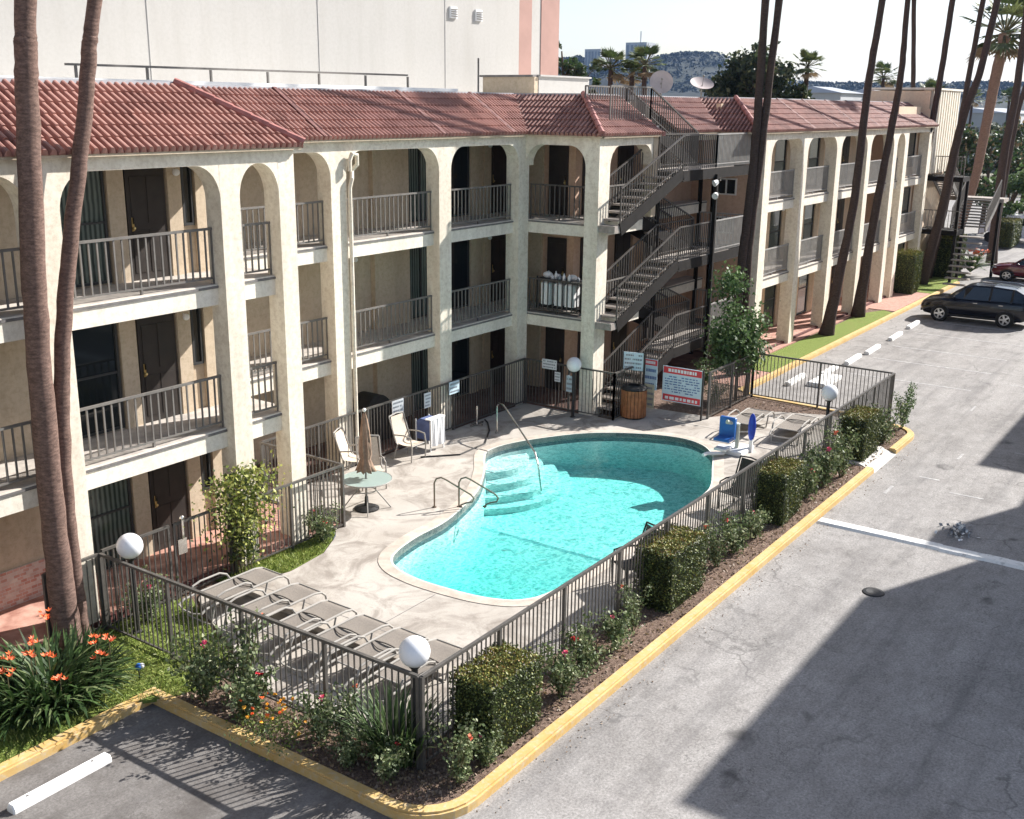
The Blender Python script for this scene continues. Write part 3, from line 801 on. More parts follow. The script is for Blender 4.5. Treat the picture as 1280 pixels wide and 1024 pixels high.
    # ragged cut of the tiles at the staircase
    cc = MB()
    for i in range(7):
        t = i/6.5; cc.box(30.9, 15.9+t*RUN, ZE+t*RISE-.06, 31.12, 15.9+t*RUN+.2, ZE+t*RISE+.07, i % 2)
    cc.build('cut_tile_edge', [M['ridge'], M['concrete']], mo)
    ridge = [(2,17.5),(14.0,17.5),(14.0,20.07),(28.9,20.07),(28.9,17.55),(30.95,17.55),(30.95,18.2),(33.3,18.2),(33.3,18.15),(38.05,18.15),(38.05,16.7),(59.85,16.7)]
    b = MB(); b.prism(ridge + [(59.85,34),(-10,34),(-10,17.5)], 9.2, zt-.08); b.build('flat_roof', M['roofflat'], mo)
    b = MB(); inn = offset(ridge, -.16, False); b.prism(ridge + inn[::-1], zt-.12, zt+.07); b.build('roof_edge', M['roofmetal'], mo)
    b = MB(); 
    for fr, a, c in ((FA,2,15.6),(FB,15.7,27.2),(FC,27.3,30.95),(FR('x',16.65),33.3,36.4),(FD,36.5,59.85)): fr.box(b, a, -.13, ZE-.07, c, .0, ZE-.02)
    FR('y',36.55).box(b, 15.1, -.13, ZE-.07, 16.5, 0, ZE-.02); b.box(36.45,15.2,ZE-.06,37.5,16.6,ZE-.02); FX.box(b, 15.92, -.13, ZE-.07, 18.4, 0, ZE-.02); b.build('eave_board', M['wall'], mo)
    # downspout with its looped top on the drain pillar
    b = MB(); x = 19.82; y = 18.5
    b.tube([(x+.14,18.62,7.62),(x+.2,18.5,7.75),(x+.15,18.46,7.98),(x-.02,18.46,8.0),(x-.1,18.46,7.85),(x-.1,18.46,7.6)], .055, 8)
    b.tube([(x+.14,18.62,7.62),(x-.02,18.48,7.42),(x-.08,y,7.2),(x-.08,y,.25)], .05, 8); b.build('downspout', M['stucco'], mo)
    for fr, u, d, z in ((FA,13.92,1.66,2.0),(FB,21.9,1.9,2.05),(FB,28.03,1.84,2.1),(FD,40.0,1.7,2.1),(FD,43.8,1.7,2.1)):
        for zf in ZF:
            b = MB(); p = fr.p(u,d-.08,zf+z); b.sphere(p,.07,10,8); b.bar(fr.p(u,d+.05,zf+z+.08),p,.03,.03); b.build('wall_light', M['white'], mo)
    # inner rail and posts seen through the narrow arch
    for z in ZF[1:]: railing(FR('x',18.3), 14.92, 16.0, z, .5, mo)
    return mo
MOTEL = build_motel()

# ------------------------------------------------------------------ outdoor staircases
def flight(root, x0, z0, x1, z1, y0, y1, n=8, solid=True, rails=(0,1), stringm='stairmetal'):
    dx = (x1-x0)/n; dz = (z1-z0)/n
    for y in (y0, y1):
        b = MB(); b.bar((x0,y,z0-.12),(x1,y,z1-.12),.06,.36); b.build('stringer', M[stringm], root)
    for i in range(n):
        b = MB(); xa = x0+dx*i; z = z0+dz*(i+1)
        b.box(xa, y0+.04, z-.06, xa+dx*1.12, y1-.04, z-.005); b.build('tread', M['tread'], root)
    for k in rails:
        y = (y0, y1)[k]; b = MB()
        b.bar((x0,y,z0+1.05),(x1,y,z1+1.05),.045,.045); b.bar((x0,y,z0+.2),(x1,y,z1+.2),.03,.03)
        m = int(abs(x1-x0)/.15)
        for i in range(m+1):
            t = i/m; x = x0+(x1-x0)*t; z = z0+(z1-z0)*t
            w = .02 if i in (0, m) else .0125
            b.box(x-w, y-w, z+.0, x+w, y+w, z+1.04)
        b.build('stair_railing', M['darkrail'], root)
def guard(root, p, q, h=1.05, m='rail', sp=.14):
    p = Vector(p); q = Vector(q); b = MB(); Z = Vector((0,0,1)); L = (q-p).length; n = max(1, int(L/sp))
    b.bar(p+Z*h, q+Z*h, .045, .045); b.bar(p+Z*.1, q+Z*.1, .03, .03)
    for i in range(n+1):
        c = p.lerp(q, i/n); w = .02 if i in (0, n) else .0125
        b.box(c.x-w, c.y-w, c.z, c.x+w, c.y+w, c.z+h)
    return b.build('guard_rail', M[m], root)
def build_stairs():
    st = thing('outdoor_staircase', 'brown metal outdoor staircase zigzagging up to the roof at the corner of the pool', 'staircase', (32,16,.15))
    n0, n1, f0, f1 = 15.5, 16.35, 16.45, 17.3
    for z in ZF:
        zm = z+1.415
        flight(st, 27.75, z, 31.6, zm, n0, n1); flight(st, 34.6, zm, 30.6 if z < 5 else 31.1, z+2.83, f0, f1)
        b = MB(); b.box(31.6,n0,zm-.09,35.5,n1+.1,zm); b.box(34.6,n1+.1,zm-.09,35.5,f1,zm); b.build('landing', M['tread'], st)
        b = MB(); b.box(31.6,n0-.03,zm-.36,36.9,n0+.03,zm-.03); b.box(36.87,n0+.03,zm-.2,36.93,f1,zm-.03); b.box(35.5,f1-.05,zm-.2,36.87,f1,zm-.03); b.box(31.6,n1+.07,zm-.33,34.6,n1+.13,zm-.092); b.build('landing_beam', M['stairmetal'], st)
        guard(st, (31.62,n0,zm), (34.05,n0,zm), m='darkrail'); guard(st, (34.05,n0,zm), (36.87,n0,zm), sp=.1, m='rail2'); guard(st, (36.87,n0,zm), (36.87,f1,zm), sp=.14, m='rail2')
        guard(st, (31.7,n1+.08,zm), (34.5,n1+.08,zm), m='darkrail')
    for x, y, m in ((34.02,n0-.06,'stairmetal'),(36.9,n0-.06,'rail'),(31.9,n1+.12,'stairmetal'),(36.9,f1+.05,'stairmetal')):
        b = MB(); b.box(x-.06,y-.06,.1,x+.06,y+.06,7.05); b.build('post', M[m], st)
    zt = 8.69
    b = MB(); b.box(29.6,f0,zt-.1,31.1,f1,zt); b.build('roof_landing', M['tread'], st)
    guard(st, (28.6,f0,zt), (31.1,f0,zt)); guard(st, (28.6,f1,zt), (31.1,f1,zt))
    # far end staircase
    s2 = thing('far_staircase', 'grey staircase with facing treads at the far end of the motel', 'staircase', (62.5,14.8,.1))
    z = 3.05
    for zz, x0, x1 in ((2.9,61.9,63.6),(5.73,61.9,63.4)):
        b = MB(); b.box(x0,14.0,zz-.25,x1,16.4,zz); b.build('landing', M['stairmetal'], s2)
        guard(s2, (x0,14.0,zz),(x0,16.4,zz), sp=.16)
    for (ya, za, yb, zb, x0, x1) in ((12.6,2.9-2.7,14.0,2.9,62.0,63.2),):
        pass
    for i in range(10):
        b = MB(); b.box(63.6+i*.26, 13.0, 2.9+.14*i+.1, 63.9+i*.26, 14.7, 2.9+.14*i+.16); b.build('tread', M['rail'], s2)
    for i in range(9):
        b = MB(); b.box(61.6-i*.3, 12.6, 2.7-.28*i-.06, 61.95-i*.3, 13.8, 2.7-.28*i); b.build('tread', M['tread'], s2)
    for y in (12.95, 14.75):
        b = MB(); b.bar((63.6,y,2.9),(66.3,y,4.35),.07,.3); b.build('stringer', M['rail'], s2)
        guard(s2, (63.6,y,2.95),(66.3,y,4.4), sp=.16)
    b = MB(); b.box(66.3,12.7,4.2,67.6,16.2,4.4); b.build('landing', M['tread'], s2); guard(s2, (66.3,14.75,4.4),(66.3,16.2,4.4))
    for y in (15.1,16.0):
        b = MB(); b.bar((66.3,y,4.3),(63.4,y,5.7),.07,.3); b.build('stringer', M['rail'], s2); guard(s2, (66.3,y,4.3),(63.4,y,5.7), sp=.16)
    for i in range(9):
        b = MB(); b.box(66.1-i*.3, 15.1, 4.4+.145*i, 66.4-i*.3, 16.0, 4.46+.145*i); b.build('tread', M['tread'], s2)
    for x, y in ((62,14.1),(63.5,14.1),(66.4,12.9),(67.4,15)):
        b = MB(); b.box(x-.07,y-.07,0,x+.07,y+.07,5.6 if x < 64 else 4.3); b.build('post', M['stairmetal'], s2)
    tw = thing('stair_tower', 'pale ribbed concrete tower wall above the far end of the motel', 'tower', (62.6,15.8,0))
    b = MB(); b.box(60.0,15.6,5.9,65.8,16.0,10.15)
    for i in range(12): b.box(60.05+i*.48,15.5,5.9,60.28+i*.48,15.6,10.13)
    b.build('ribbed_wall', M['fascia'], tw)
    b = MB(); b.box(59.9,15.62,.1,60.0,19,10.1); b.box(60.0,16.0,.1,65.8,19,10.1); b.build('side_wall', M['endwall'], tw)
    b = MB(); b.box(59.85,15.45,10.151,65.9,19.1,10.25); b.build('cap', M['fascia'], tw)
build_stairs()

# ------------------------------------------------------------------ roof fittings, big neighbour, building across the lot
def roof_things():
    t = thing('roof_pipe_rail', 'long thin pipe on short posts along the flat motel roof', 'pipe rail', (20,22,9.4))
    b = MB(); b.bar((14.7,22,9.92),(26.1,22,9.99),.05,.05); b.build('pipe', M['rail'], t)
    for i in range(7):
        x = 14.95+i*1.86; b = MB(); b.box(x-.025,21.975,9.35,x+.025,22.025,9.9+.008*i); b.build('post', M['rail'], t)
    b = MB(); b.box(2,20.8,9.35,27,20.95,9.62); tag(b.build('roof_duct', M['white'], loc=(14,20.9,9.4)), 'long low white duct lying on the roof behind the tiles', 'duct')
    p = thing('roof_penthouse', 'small flat topped plant room box on the motel roof', 'roof box', (33,22.5,9.4))
    b = MB(); b.box(32.95,22.02,9.3,33.2,24.25,10.12); b.build('shaded_side_wall', M['wall'], p)  # shade on this side of the box put into a tan slab
    b = MB(); b.box(33.2,22,9.3,36.6,24.3,10.14); b.build('wall', M['bigwall'], p)
    b = MB(); b.box(32.88,22.05,10.121,33.2,24.35,10.19); b.build('dark_cap', M['flash'], p)
    b = MB(); b.box(33.2,21.93,10.141,36.66,24.36,10.2); b.build('cap', M['bigwall'], p)
    b = MB(); b.tube([(28.3,21,9.4),(28.3,21,10.55)], .03, 6); b.lathe([(.09,0),(.09,.05)], (28.3,21,9.4), 10); tag(b.build('antenna_pole', M['rail'], loc=(28.3,21,9.4)), 'thin grey antenna pole standing on the roof', 'antenna')
    for k, (x, y, z, r, ax, lab) in enumerate(((37.6,19.5,10.02,.43,(-.8,-.5,.32),'round satellite dish facing the pool beside the roof stairs'),(40.2,19.1,9.98,.46,(-.35,-.35,.87),'satellite dish tipped up towards the sky beside the dark trees'))):
        d = thing('satellite_dish', lab, 'satellite dish', (x,y,9.4), 'satellite dishes on the motel roof')
        q = Vector(ax).to_track_quat('Z','Y').to_matrix().to_4x4()
        b = MB(); prof = [(r*i/6, .22*r*(i/6)**2) for i in range(7)]; prof[0] = (.002,0)
        b.lathe(prof, (0,0,0), 24); b.lathe([(p0, z0-.012) for p0, z0 in prof][::-1], (0,0,0), 24); b.xf(Matrix.Translation((x,y,z)) @ q)
        b.build('dish', mat('dish_grey_pink', (.42,.36,.35), .6, .1), d, smooth=True)
        a = Vector((x,y,z)) + Vector(ax).normalized()*.38
        b = MB(); b.tube([(x,y,z-.3),tuple(a)], .012, 5); b.sphere(tuple(a), .045, 8, 6); b.build('feed_arm', M['rail'], d)
        b = MB(); b.tube([(x,y,9.38),(x,y,z)], .035, 8); b.build('mast', M['rail'], d)
roof_things()
def neighbours():
    n = thing('neighbouring_building', 'huge plain pale grey wall of the building behind the motel', 'building', (15,27,0))
    b = MB(); b.box(-35,26,0,37.75,60,30); b.build('wall', M['bigwall'], n)
    b = MB(); b.box(37.75,26.0,0,38.65,60,30.1); b.box(39.35,26.0,0,40.7,60,30.1); b.build('peach_band', M['bigpeach'], n)
    b = MB(); b.box(38.65,26.03,0,39.35,60,30.05); b.build('white_band', M['bigwall'], n)
    for x in (33.45,35.0):
        b = MB(); b.box(x-.2,25.93,12.2,x+.2,26,12.6); v = b.build('vent', M['white'], n)
        s = MB(); [s.box(x-.17,25.9,12.25+.08*i,x+.17,25.94,12.28+.08*i) for i in range(4)]; s.build('louvre', M['rail'], v)
    j = MB(); [j.box(x-.01,25.985,0,x+.01,26,30) for x in (8.9,13.5,20,26.5,33)]; j.build('wall_joint', mat('render_joint', (.41,.4,.383), .9, .05), n)
    o = thing('opposite_building', 'stepped building across the parking lot whose roof casts the shadow on the asphalt', 'building', (35,-8,0))
    h = 11.0; y0 = 5.55-.58*h
    b = MB(); b.box(26.6,-16,0,34.6,y0,h); b.build('wing', M['stucco'], o)
    b = MB(); b.box(44.65,-16,0,70,y0+.1,h); b.build('wing', M['stucco'], o)
    b = MB(); b.box(34.6,-16,0,44.65,y0-1.45,h); b.build('link', M['stucco'], o)
    b = MB(); b.box(37.9,y0-1.45,0,39.1,y0-.25,h); b.build('shadow_block', M['stucco'], o)  # unseen block added to cast the bulge in the asphalt shadow
neighbours()

# ------------------------------------------------------------------ pool fences
def fence(label, pts, group='metal fences round the pool', z0=.1, z1=1.6, sp=.112, post=1.85, endposts=True):
    t = thing('metal_fence', label, 'fence', (*pts[0], z0), group)
    for (a, c) in zip(pts[:-1], pts[1:]):
        a = Vector((*a, 0)); c = Vector((*c, 0)); L = (c-a).length; n = max(1, round(L/post))
        for i in range(n):
            p = a.lerp(c, i/n); q = a.lerp(c, (i+1)/n); b = MB()
            b.bar(p+Vector((0,0,z1-.02)), q+Vector((0,0,z1-.02)), .055, .045); b.bar(p+Vector((0,0,z0+.12)), q+Vector((0,0,z0+.12)), .035, .03)
            m = int((q-p).length/sp)
            for k in range(1, m):
                r = p.lerp(q, k/m); b.box(r.x-.0095, r.y-.0095, z0+.1, r.x+.0095, r.y+.0095, z1-.04)
            b.build('fence_panel', M['fence'], t)
        for i in range(n+1):
            if i == n and not endposts: continue
            p = a.lerp(c, i/n); b = MB(); b.box(p.x-.028,p.y-.028,.02,p.x+.028,p.y+.028,z1-.01); b.build('post', M['fence'], t)
    return t
def fences():
    fence('long fence between the hedge blocks and the pool deck beside the parking lot', [(10.39,8.65),(32.55,8.65)])
    fence('front fence behind the sun loungers, facing the parking stall', [(10.37,8.7),(10.37,15.86)])
    fence('far fence at the deck end beside the white wheel stops', [(32.55,8.7),(32.6,13.1),(29.25,13.1)])
    fence('fence running past the lawn strip and round the table corner', [(13.35,15.88),(16.42,15.85)], endposts=True)
    fence('short fence behind the parasol table, turning in to the motel', [(16.45,15.9),(16.5,18.48)])
    fence('back fence with white notices along the shaded ground floor', [(16.55,18.5),(27.42,18.5)], sp=.115)
    fence('fence round the shaded motel corner behind the lamp', [(27.42,18.45),(27.4,15.3),(29.05,15.3)], sp=.12)
    fence('short fence left of the two palm trunks', [(9.3,15.86),(10.34,15.88)])
    g = thing('pool_gate', 'metal gate in the fence near the brown motel door', 'gate', (11.6,15.88,.1))
    for a, c, nm in ((10.42,11.85,'side_panel'),(11.93,13.28,'gate_leaf')):
        b = MB(); b.bar((a,15.88,1.62),(c,15.88,1.62),.05,.045); b.bar((a,15.88,.2),(c,15.88,.2),.035,.03); b.box(a,15.86,.1,a+.045,15.9,1.64); b.box(c-.045,15.86,.1,c,15.9,1.64)
        m = int((c-a)/.115)
        for k in range(1, m): x = a+(c-a)*k/m; b.box(x-.0095,15.87,.2,x+.0095,15.89,1.6)
        o = b.build(nm, M['fence'], g)
        if nm == 'gate_leaf':
            k = MB(); k.box(12.0,15.84,1.0,12.2,15.92,1.3); k.sphere((12.1,15.82,1.72),.05,8,6); k.box(12.08,15.8,1.3,12.12,15.86,1.7); k.build('lock_box', M['chrome'], o)
fences()
def sign(name, label, c, u, w, h, mat_, rows, post=None, tilt=0, hdr=None, foot=None):
    # flat notice: c = centre, u = unit vector along its width (facing u x z), rows of short ink strokes
    u = Vector(u).normalized(); n = u.cross(Vector((0,0,1))); Z = Vector((0,0,1)); c = Vector(c)
    t = thing(name, label, 'sign', (c.x, c.y, c.z-h/2), None)
    P = lambda a, d, z: tuple(c + u*a + n*d + Z*z)
    b = MB(); b.vprism([P(-w/2,0,-h/2),P(w/2,0,-h/2),P(w/2,0,h/2),P(-w/2,0,h/2)], -n, .02); b.build('board', mat_, t)
    rr = random.Random(int(abs(c.x*100)))
    def strip(lst, m, nm):
        b = MB()
        for (a0,a1,z0,z1) in lst: b.add([P(a0,.004,z0),P(a1,.004,z0),P(a1,.004,z1),P(a0,.004,z1)], [(0,1,2,3)])
        if b.v: b.build(nm, m, t)
    if hdr: strip([(-w/2*.97,w/2*.97,h/2-h*hdr,h/2*.97)] , M['red'], 'header')
    if foot: strip([(-w/2*.95,w/2*.95,-h/2*.95,-h/2+h*foot)], M['red'], 'footer')
    L = []; top = h/2 - (h*hdr if hdr else 0) - .05*h; bot = -h/2 + (h*foot if foot else 0) + .05*h
    for i in range(rows):
        z = top-(top-bot)*(i+.5)/rows; th = (top-bot)/rows*.42; x = -w*.44
        while x < w*.4:
            ww = rr.uniform(.04,.13)*w*.8; 
            if rr.random() < .86: L.append((x, min(x+ww, w*.45), z-th/2, z+th/2))
            x += ww+.025*w
    strip(L, M['ink'] if hdr else M['inkgrey'], 'lettering')
    if hdr:
        s = []; x = -w*.36
        while x < w*.34: ww = rr.uniform(.03,.07)*w; s.append((x,x+ww,h/2-h*hdr*.75,h/2-h*hdr*.3)); x += ww+.018*w
        b = MB(); [b.add([P(a0,.008,z0),P(a1,.008,z0),P(a1,.008,z1),P(a0,.008,z1)], [(0,1,2,3)]) for (a0,a1,z0,z1) in s]; b.build('heading', M['signwhite'], t)
    if foot:
        b = MB(); x = -w*.42
        while x < w*.4: ww = rr.uniform(.05,.12)*w; b.add([P(x,.008,-h/2+h*foot*.3),P(x+ww,.008,-h/2+h*foot*.3),P(x+ww,.008,-h/2+h*foot*.7),P(x,.008,-h/2+h*foot*.7)], [(0,1,2,3)]); x += ww+.03*w
        b.build('footing', M['signwhite'], t)
    if post:
        for a in post: b = MB(); b.box(*(c.x+u.x*a-.025, c.y+u.y*a-.025, .1), *(c.x+u.x*a+.025, c.y+u.y*a+.025, c.z+h/2+.02)); b.build('post', M['lamppost'], t)
    return t
def signs():
    X = (0,-1,0)
    sign('pool_rules_board', 'big pool rules board with red heading and red foot on posts', (28.95,13.85,1.12), X, 1.3, 1.08, M['signblue'], 7, (.68,), hdr=.2, foot=.2)
    sign('notice_board', 'tall pale notice with red label left of the big rules board', (29.0,14.95,1.3), X, .46, .95, M['signblue'], 3, None, hdr=.2)
    sign('notice_board', 'faded yellow notice hanging low beside the big rules board', (28.97,14.98,.62), X, .4, .75, M['signyellow'], 4)
    sign('notice_board', 'pale blue framed notice above the wooden bin', (28.5,15.28,1.75), (.25,-1,0), .62, .55, M['signblue'], 4, (-.34,.34))
    Y = (1,0,0)
    sign('fence_notice', 'square white notice on the back fence right of the parasol', (21.3,18.44,1.4), Y, .46, .36, M['signwhite'], 3)
    sign('fence_notice', 'narrow white notice on the back fence left of the pillar', (22.55,18.44,1.3), Y, .28, .42, M['signwhite'], 4)
    sign('fence_notice', 'wide white notice on the back fence in front of the pillar', (23.75,18.44,1.42), Y, .46, .36, M['signblue'], 3)
    sign('fence_notice', 'large white notice on the shaded corner fence beside the lamp', (27.33,17.55,1.55), X, .52, .3, M['signwhite'], 3)
    sign('fence_notice', 'small grey notice below the large one on the corner fence', (27.33,17.25,1.2), X, .2, .3, M['signwhite'], 3)
    sign('fence_notice', 'slim grey notice low on the corner fence behind the lamp', (27.33,16.8,1.05), X, .24, .5, M['signblue'], 3)
signs()

# ------------------------------------------------------------------ lamps and pool furniture
def lamps():
    labs = ['white globe lamp at the fence corner in front of the palm trunks','white globe lamp at the near fence corner above the loungers','white globe lamp in the shaded corner behind the pool','white globe lamp behind the farthest hedge block']
    t = thing('globe_lamp', labs[0], 'lamp', (0,0,0), 'white globe lamps round the pool')
    b = MB(); b.sphere((0,0,1.65),.225,28,18); b.build('globe', M['globe'], t, smooth=True)
    b = MB(); b.lathe([(.09,0),(.09,.04),(.05,.06),(.048,1.38),(.085,1.42),(.09,1.47),(.03,1.48)], (0,0,0), 14); b.build('pole', M['lamppost'], t, smooth=False)
    for i, (x, y) in enumerate(((10.63,15.36),(10.62,8.97),(26.98,16.45),(28.4,9.2))): place(t, i, (x,y,.12), label=labs[i])
    fl = thing('floodlight', 'x', 'floodlight', (0,0,0), 'floodlights on the staircase posts')
    b = MB(); b.lathe([(.02,0),(.07,.02),(.11,.16),(.115,.17),(.1,.172),(.001,.15)], (0,0,0), 12); b.xf(Matrix.Rotation(rad(115),4,'Y')); b.build('lamp_head', M['white'], fl, smooth=True)
    b = MB(); b.tube([(0,0,0),(-.05,.08,.05)], .02, 6); b.build('bracket', M['rail'], fl)
    for i, (x, y, z, rz, lb) in enumerate(((33.98,15.36,6.82,2.6,'upper white floodlight on the dark stair post'),(33.9,15.36,6.42,3.3,'lower white floodlight on the dark stair post'),
                               (37.0,15.32,6.65,-.6,'upper white floodlight on the grey end post'),(36.85,15.34,6.3,-.9,'lower white floodlight on the grey end post'))):
        place(fl, i, (x,y,z), rz, label=lb)
lamps()
def loungers():
    g = 'sun loungers on the pool deck'
    t = thing('sun_lounger', 'x', 'sun lounger', (0,0,0), g)
    def panel(x0, x1, zf, nm, n=8):
        b = MB(); k = 6
        for i in range(n+1):
            x = x0+(x1-x0)*i/n
            for j in range(k+1):
                y = -.29+.58*j/k; b.v.append((x, y, zf(x)-.025*math.sin(PI*j/k)*math.sin(PI*i/n)))
        for i in range(n):
            for j in range(k): b.f.append((i*(k+1)+j, (i+1)*(k+1)+j, (i+1)*(k+1)+j+1, i*(k+1)+j+1)); b.m.append(0)
        return b.build(nm, M['sling'], t, smooth=True)
    panel(.42, 1.28, lambda x: .375, 'seat_sling')
    panel(1.31, 1.98, lambda x: .375 - max(0, x-1.8)**2*2.2, 'back_sling')
    b = MB()
    b.tube([(1.295, -.29+.58*i/10, .372-.0*i+.03*math.sin(PI*i/10)) for i in range(11)], .012, 5); b.tube([(1.22+.06*math.cos(PI*(i/10-.5)*2)*0-.11*math.sin(PI*i/10), -.29+.58*i/10, .383) for i in range(11)], .009, 5)
    b.build('seam_strap', M['slingseam'], t)
    for s in (-1, 1):
        y = .315*s; b = MB()
        b.tube([(-.02,y,.3),(.1,y,.365),(.4,y,.385),(1.75,y,.385),(1.92,y,.35),(2.02,y,.26),(2.05,y,.12)], .022, 8); b.build('side_rail', M['alu'], t)
        b = MB(); b.tube([(.25,y*1.08,.385),(.33,y*1.1,.53),(.5,y*1.12,.57),(.95,y*1.12,.57),(1.1,y*1.08,.5),(1.16,y,.39)], .02, 8); b.build('armrest', M['alu'], t)
    for x in (.28, 1.5):
        b = MB(); b.tube([(x,-.33,.38),(x-.06,-.33,.2),(x-.1,-.32,.03),(x-.1,-.2,.015),(x-.1,.2,.015),(x-.1,.32,.03),(x-.06,.33,.2),(x,.33,.38)], .018, 7); b.build('leg_frame', M['alu'], t)
    for x in (.42, 1.295, 1.95): b = MB(); b.tube([(x,-.31,.365 if x < 1.9 else .34),(x,.31,.365 if x < 1.9 else .34)], .014, 6); b.build('cross_bar', M['alu'], t)
    b = MB(); b.tube([(0,-.31,.3),(-.06,-.15,.28),(-.06,.15,.28),(0,.31,.3)], .018, 6); b.build('cross_bar', M['alu'], t)
    sp = [(11.35,14.78),(11.25,13.72),(11.05,12.72),(11.0,11.86),(11.0,11.02),(11.05,10.2)]
    lb = ['taupe sun lounger farthest from the near corner lamp, beside the lawn strip','second taupe sun lounger from the lawn strip, its end frame curling down','third taupe sun lounger from the lawn strip in the front row','fourth taupe sun lounger from the lawn strip in the front row','fifth taupe sun lounger, next to the last beside the near globe lamp','taupe sun lounger partly hidden behind the near globe lamp']
    rr = random.Random(4)
    for i, (x, y) in enumerate(sp): place(t, i, (x,y,.15), rad(rr.uniform(-3,3)), label=lb[i], group='sun loungers in a row behind the front fence')
    for i, (x, y, l) in enumerate(((27.75,11.55,'sun lounger at the far deck end beside the tree bed'),(27.95,10.25,'sun lounger at the far deck end in front of the globe lamp'))): place(t, 1, (x,y,.15), rad(4), (1.15,1.15,1.0), l, 'sun loungers at the far deck end')
loungers()
def furniture():
    # patio chairs
    for cv in (0, 1):
        fabm, frm = (M['chairfab'], M['alu']) if cv == 0 else (M['black'], M['lamppost'])  # second version in black, backlit shade put into its colour
        c = thing('patio_chair', 'x', 'chair', (0,0,0), 'sling patio chairs' if cv == 0 else 'backlit-toned patio chairs by the long fence')
        b = MB(); k = 8
        for i in range(k+1):
            x = -.24+.46*i/k; b.v += [(x,-.24,.42-.03*math.sin(PI*i/k)),(x,.24,.42-.03*math.sin(PI*i/k))]
        b.f += [(2*i,2*i+2,2*i+3,2*i+1) for i in range(k)]; b.m += [0]*k; b.build('seat', fabm, c)
        b = MB()
        for i in range(k+1):
            t = i/k; b.v += [(-.24-.2*t-.02*math.sin(PI*t),-.24+.02*t*t,.42+.62*t),(-.24-.2*t-.02*math.sin(PI*t),.24-.02*t*t,.42+.62*t)]
        b.f += [(2*i,2*i+2,2*i+3,2*i+1) for i in range(k)]; b.m += [0]*k; b.build('backrest', fabm, c)
        for s in (-1, 1):
            y = .27*s
            b = MB(); b.tube([(.22,y,0),(.24,y,.4),(.2,y,.62),(.0,y,.65),(-.3,y,.62)], .018, 7); b.build('arm', frm, c)
            b = MB(); b.tube([(-.34,y,0),(-.2,y,.4),(-.26,y,.45),(-.46,y,1.05)], .018, 7); b.build('leg', frm, c)
        b = MB(); b.tube([(-.46,-.27,1.05),(-.47,0,1.08),(-.46,.27,1.05)], .018, 7); b.build('top_bar', frm, c); b = MB(); b.tube([(.22,-.27,.4),(.22,.27,.4)], .016, 6); b.build('front_bar', frm, c); b = MB(); b.tube([(-.24,-.27,.42),(-.24,.27,.42)], .014, 6); b.build('rear_bar', frm, c)
        for i, (x, y, rz, l) in enumerate(((19.2,18.0,-1.2,'beige patio chair left of the closed parasol by the back fence'),(18.75,17.1,-2.2,'beige patio chair behind the parasol and glass table'),(21.0,17.75,-1.55,'beige patio chair standing beside the towel cart')) if cv == 0 else ((17.5,9.25,2.6,'backlit-toned patio chair by the long fence beside the rusty topped hedge block'),(22.6,9.3,2.9,'backlit-toned patio chair by the long fence nearer the pool lift'))):
            place(c, i, (x,y,.15), rz, 1.08, l)
    t = thing('glass_table', 'round frosted glass patio table on a metal frame', 'table', (17.55,16.2,.15))
    x, y = 17.55, 16.2
    b = MB(); b.lathe([(.04,.72),(.58,.72),(.6,.73),(.58,.74),(.04,.74),(.04,.72)], (x,y,.15), 40)
    m, nn = newmat('frosted_table_glass', .3, .5); nn.b.inputs['Base Color'].default_value = (.42,.52,.48,1); nn.b.inputs['Transmission Weight'].default_value = .35
    b.build('table_top', m, t)
    b = MB(); b.tube([(x+.6*math.cos(a*PI/20),y+.6*math.sin(a*PI/20),.88) for a in range(41)], .014, 6); b.tube([(x+.22*math.cos(a*PI/12),y+.22*math.sin(a*PI/12),.6) for a in range(25)], .012, 6); b.build('rim', M['alu'], t)
    for i in range(4):
        a = PI/4+i*PI/2; ca, sa = math.cos(a), math.sin(a); b = MB()
        b.tube([(x+.2*ca,y+.2*sa,.87),(x+.22*ca,y+.22*sa,.6),(x+.38*ca,y+.38*sa,.4),(x+.56*ca,y+.56*sa,.16)], .015, 6); b.build('leg', M['alu'], t)
    u = thing('closed_parasol', 'folded brown parasol standing through the glass table', 'parasol', (x,y,.15))
    b = MB(); b.tube([(x,y,.2),(x,y,2.5)], .02, 8); b.build('pole', M['rail'], u)
    b = MB(); rr = random.Random(2); pr = [(.02,2.45),(.06,2.3),(.09,2.05),(.12,1.75),(.13,1.5),(.1,1.38),(.15,1.22),(.2,1.08),(.02,1.1)]
    n = 24
    for (r, z) in pr:
        for j in range(n):
            th = 2*PI*j/n; q = r*(1+.28*math.cos(8*th+z*2)); b.v.append((x+q*math.cos(th), y+q*math.sin(th), z+.03*math.cos(8*th)))
    for i in range(len(pr)-1):
        for j in range(n): b.f.append((i*n+j, i*n+(j+1)%n, (i+1)*n+(j+1)%n, (i+1)*n+j)); b.m.append(0)
    b.build('canopy', M['brownfab'], u, smooth=True)
    b = MB(); b.sphere((x,y,2.52),.045,10,8); b.build('finial', M['white'], u)
    b = MB(); b.lathe([(.29,0),(.29,.03),(.2,.07),(.05,.09),(.04,.3),(.03,.3)], (x,y,.15), 24); b.build('base', M['black'], u)
    # towel cart
    k = thing('towel_cart', 'white cloth hamper with a blue liner beside the patio chair', 'hamper', (22.0,17.95,.15))
    b = MB()
    for a, c2 in ((21.75,17.7),(22.3,17.7),(21.75,18.2),(22.3,18.2)): b.box(a-.015,c2-.015,.15,a+.015,c2+.015,1.0)
    b.build('frame', M['white'], k)
    b = MB(); b.bbox(21.77,17.72,.45,22.28,18.18,1.0,.05); b.build('liner', mat('navy_hamper_liner', (.1,.13,.26), .7, .15), k)
    b = MB()
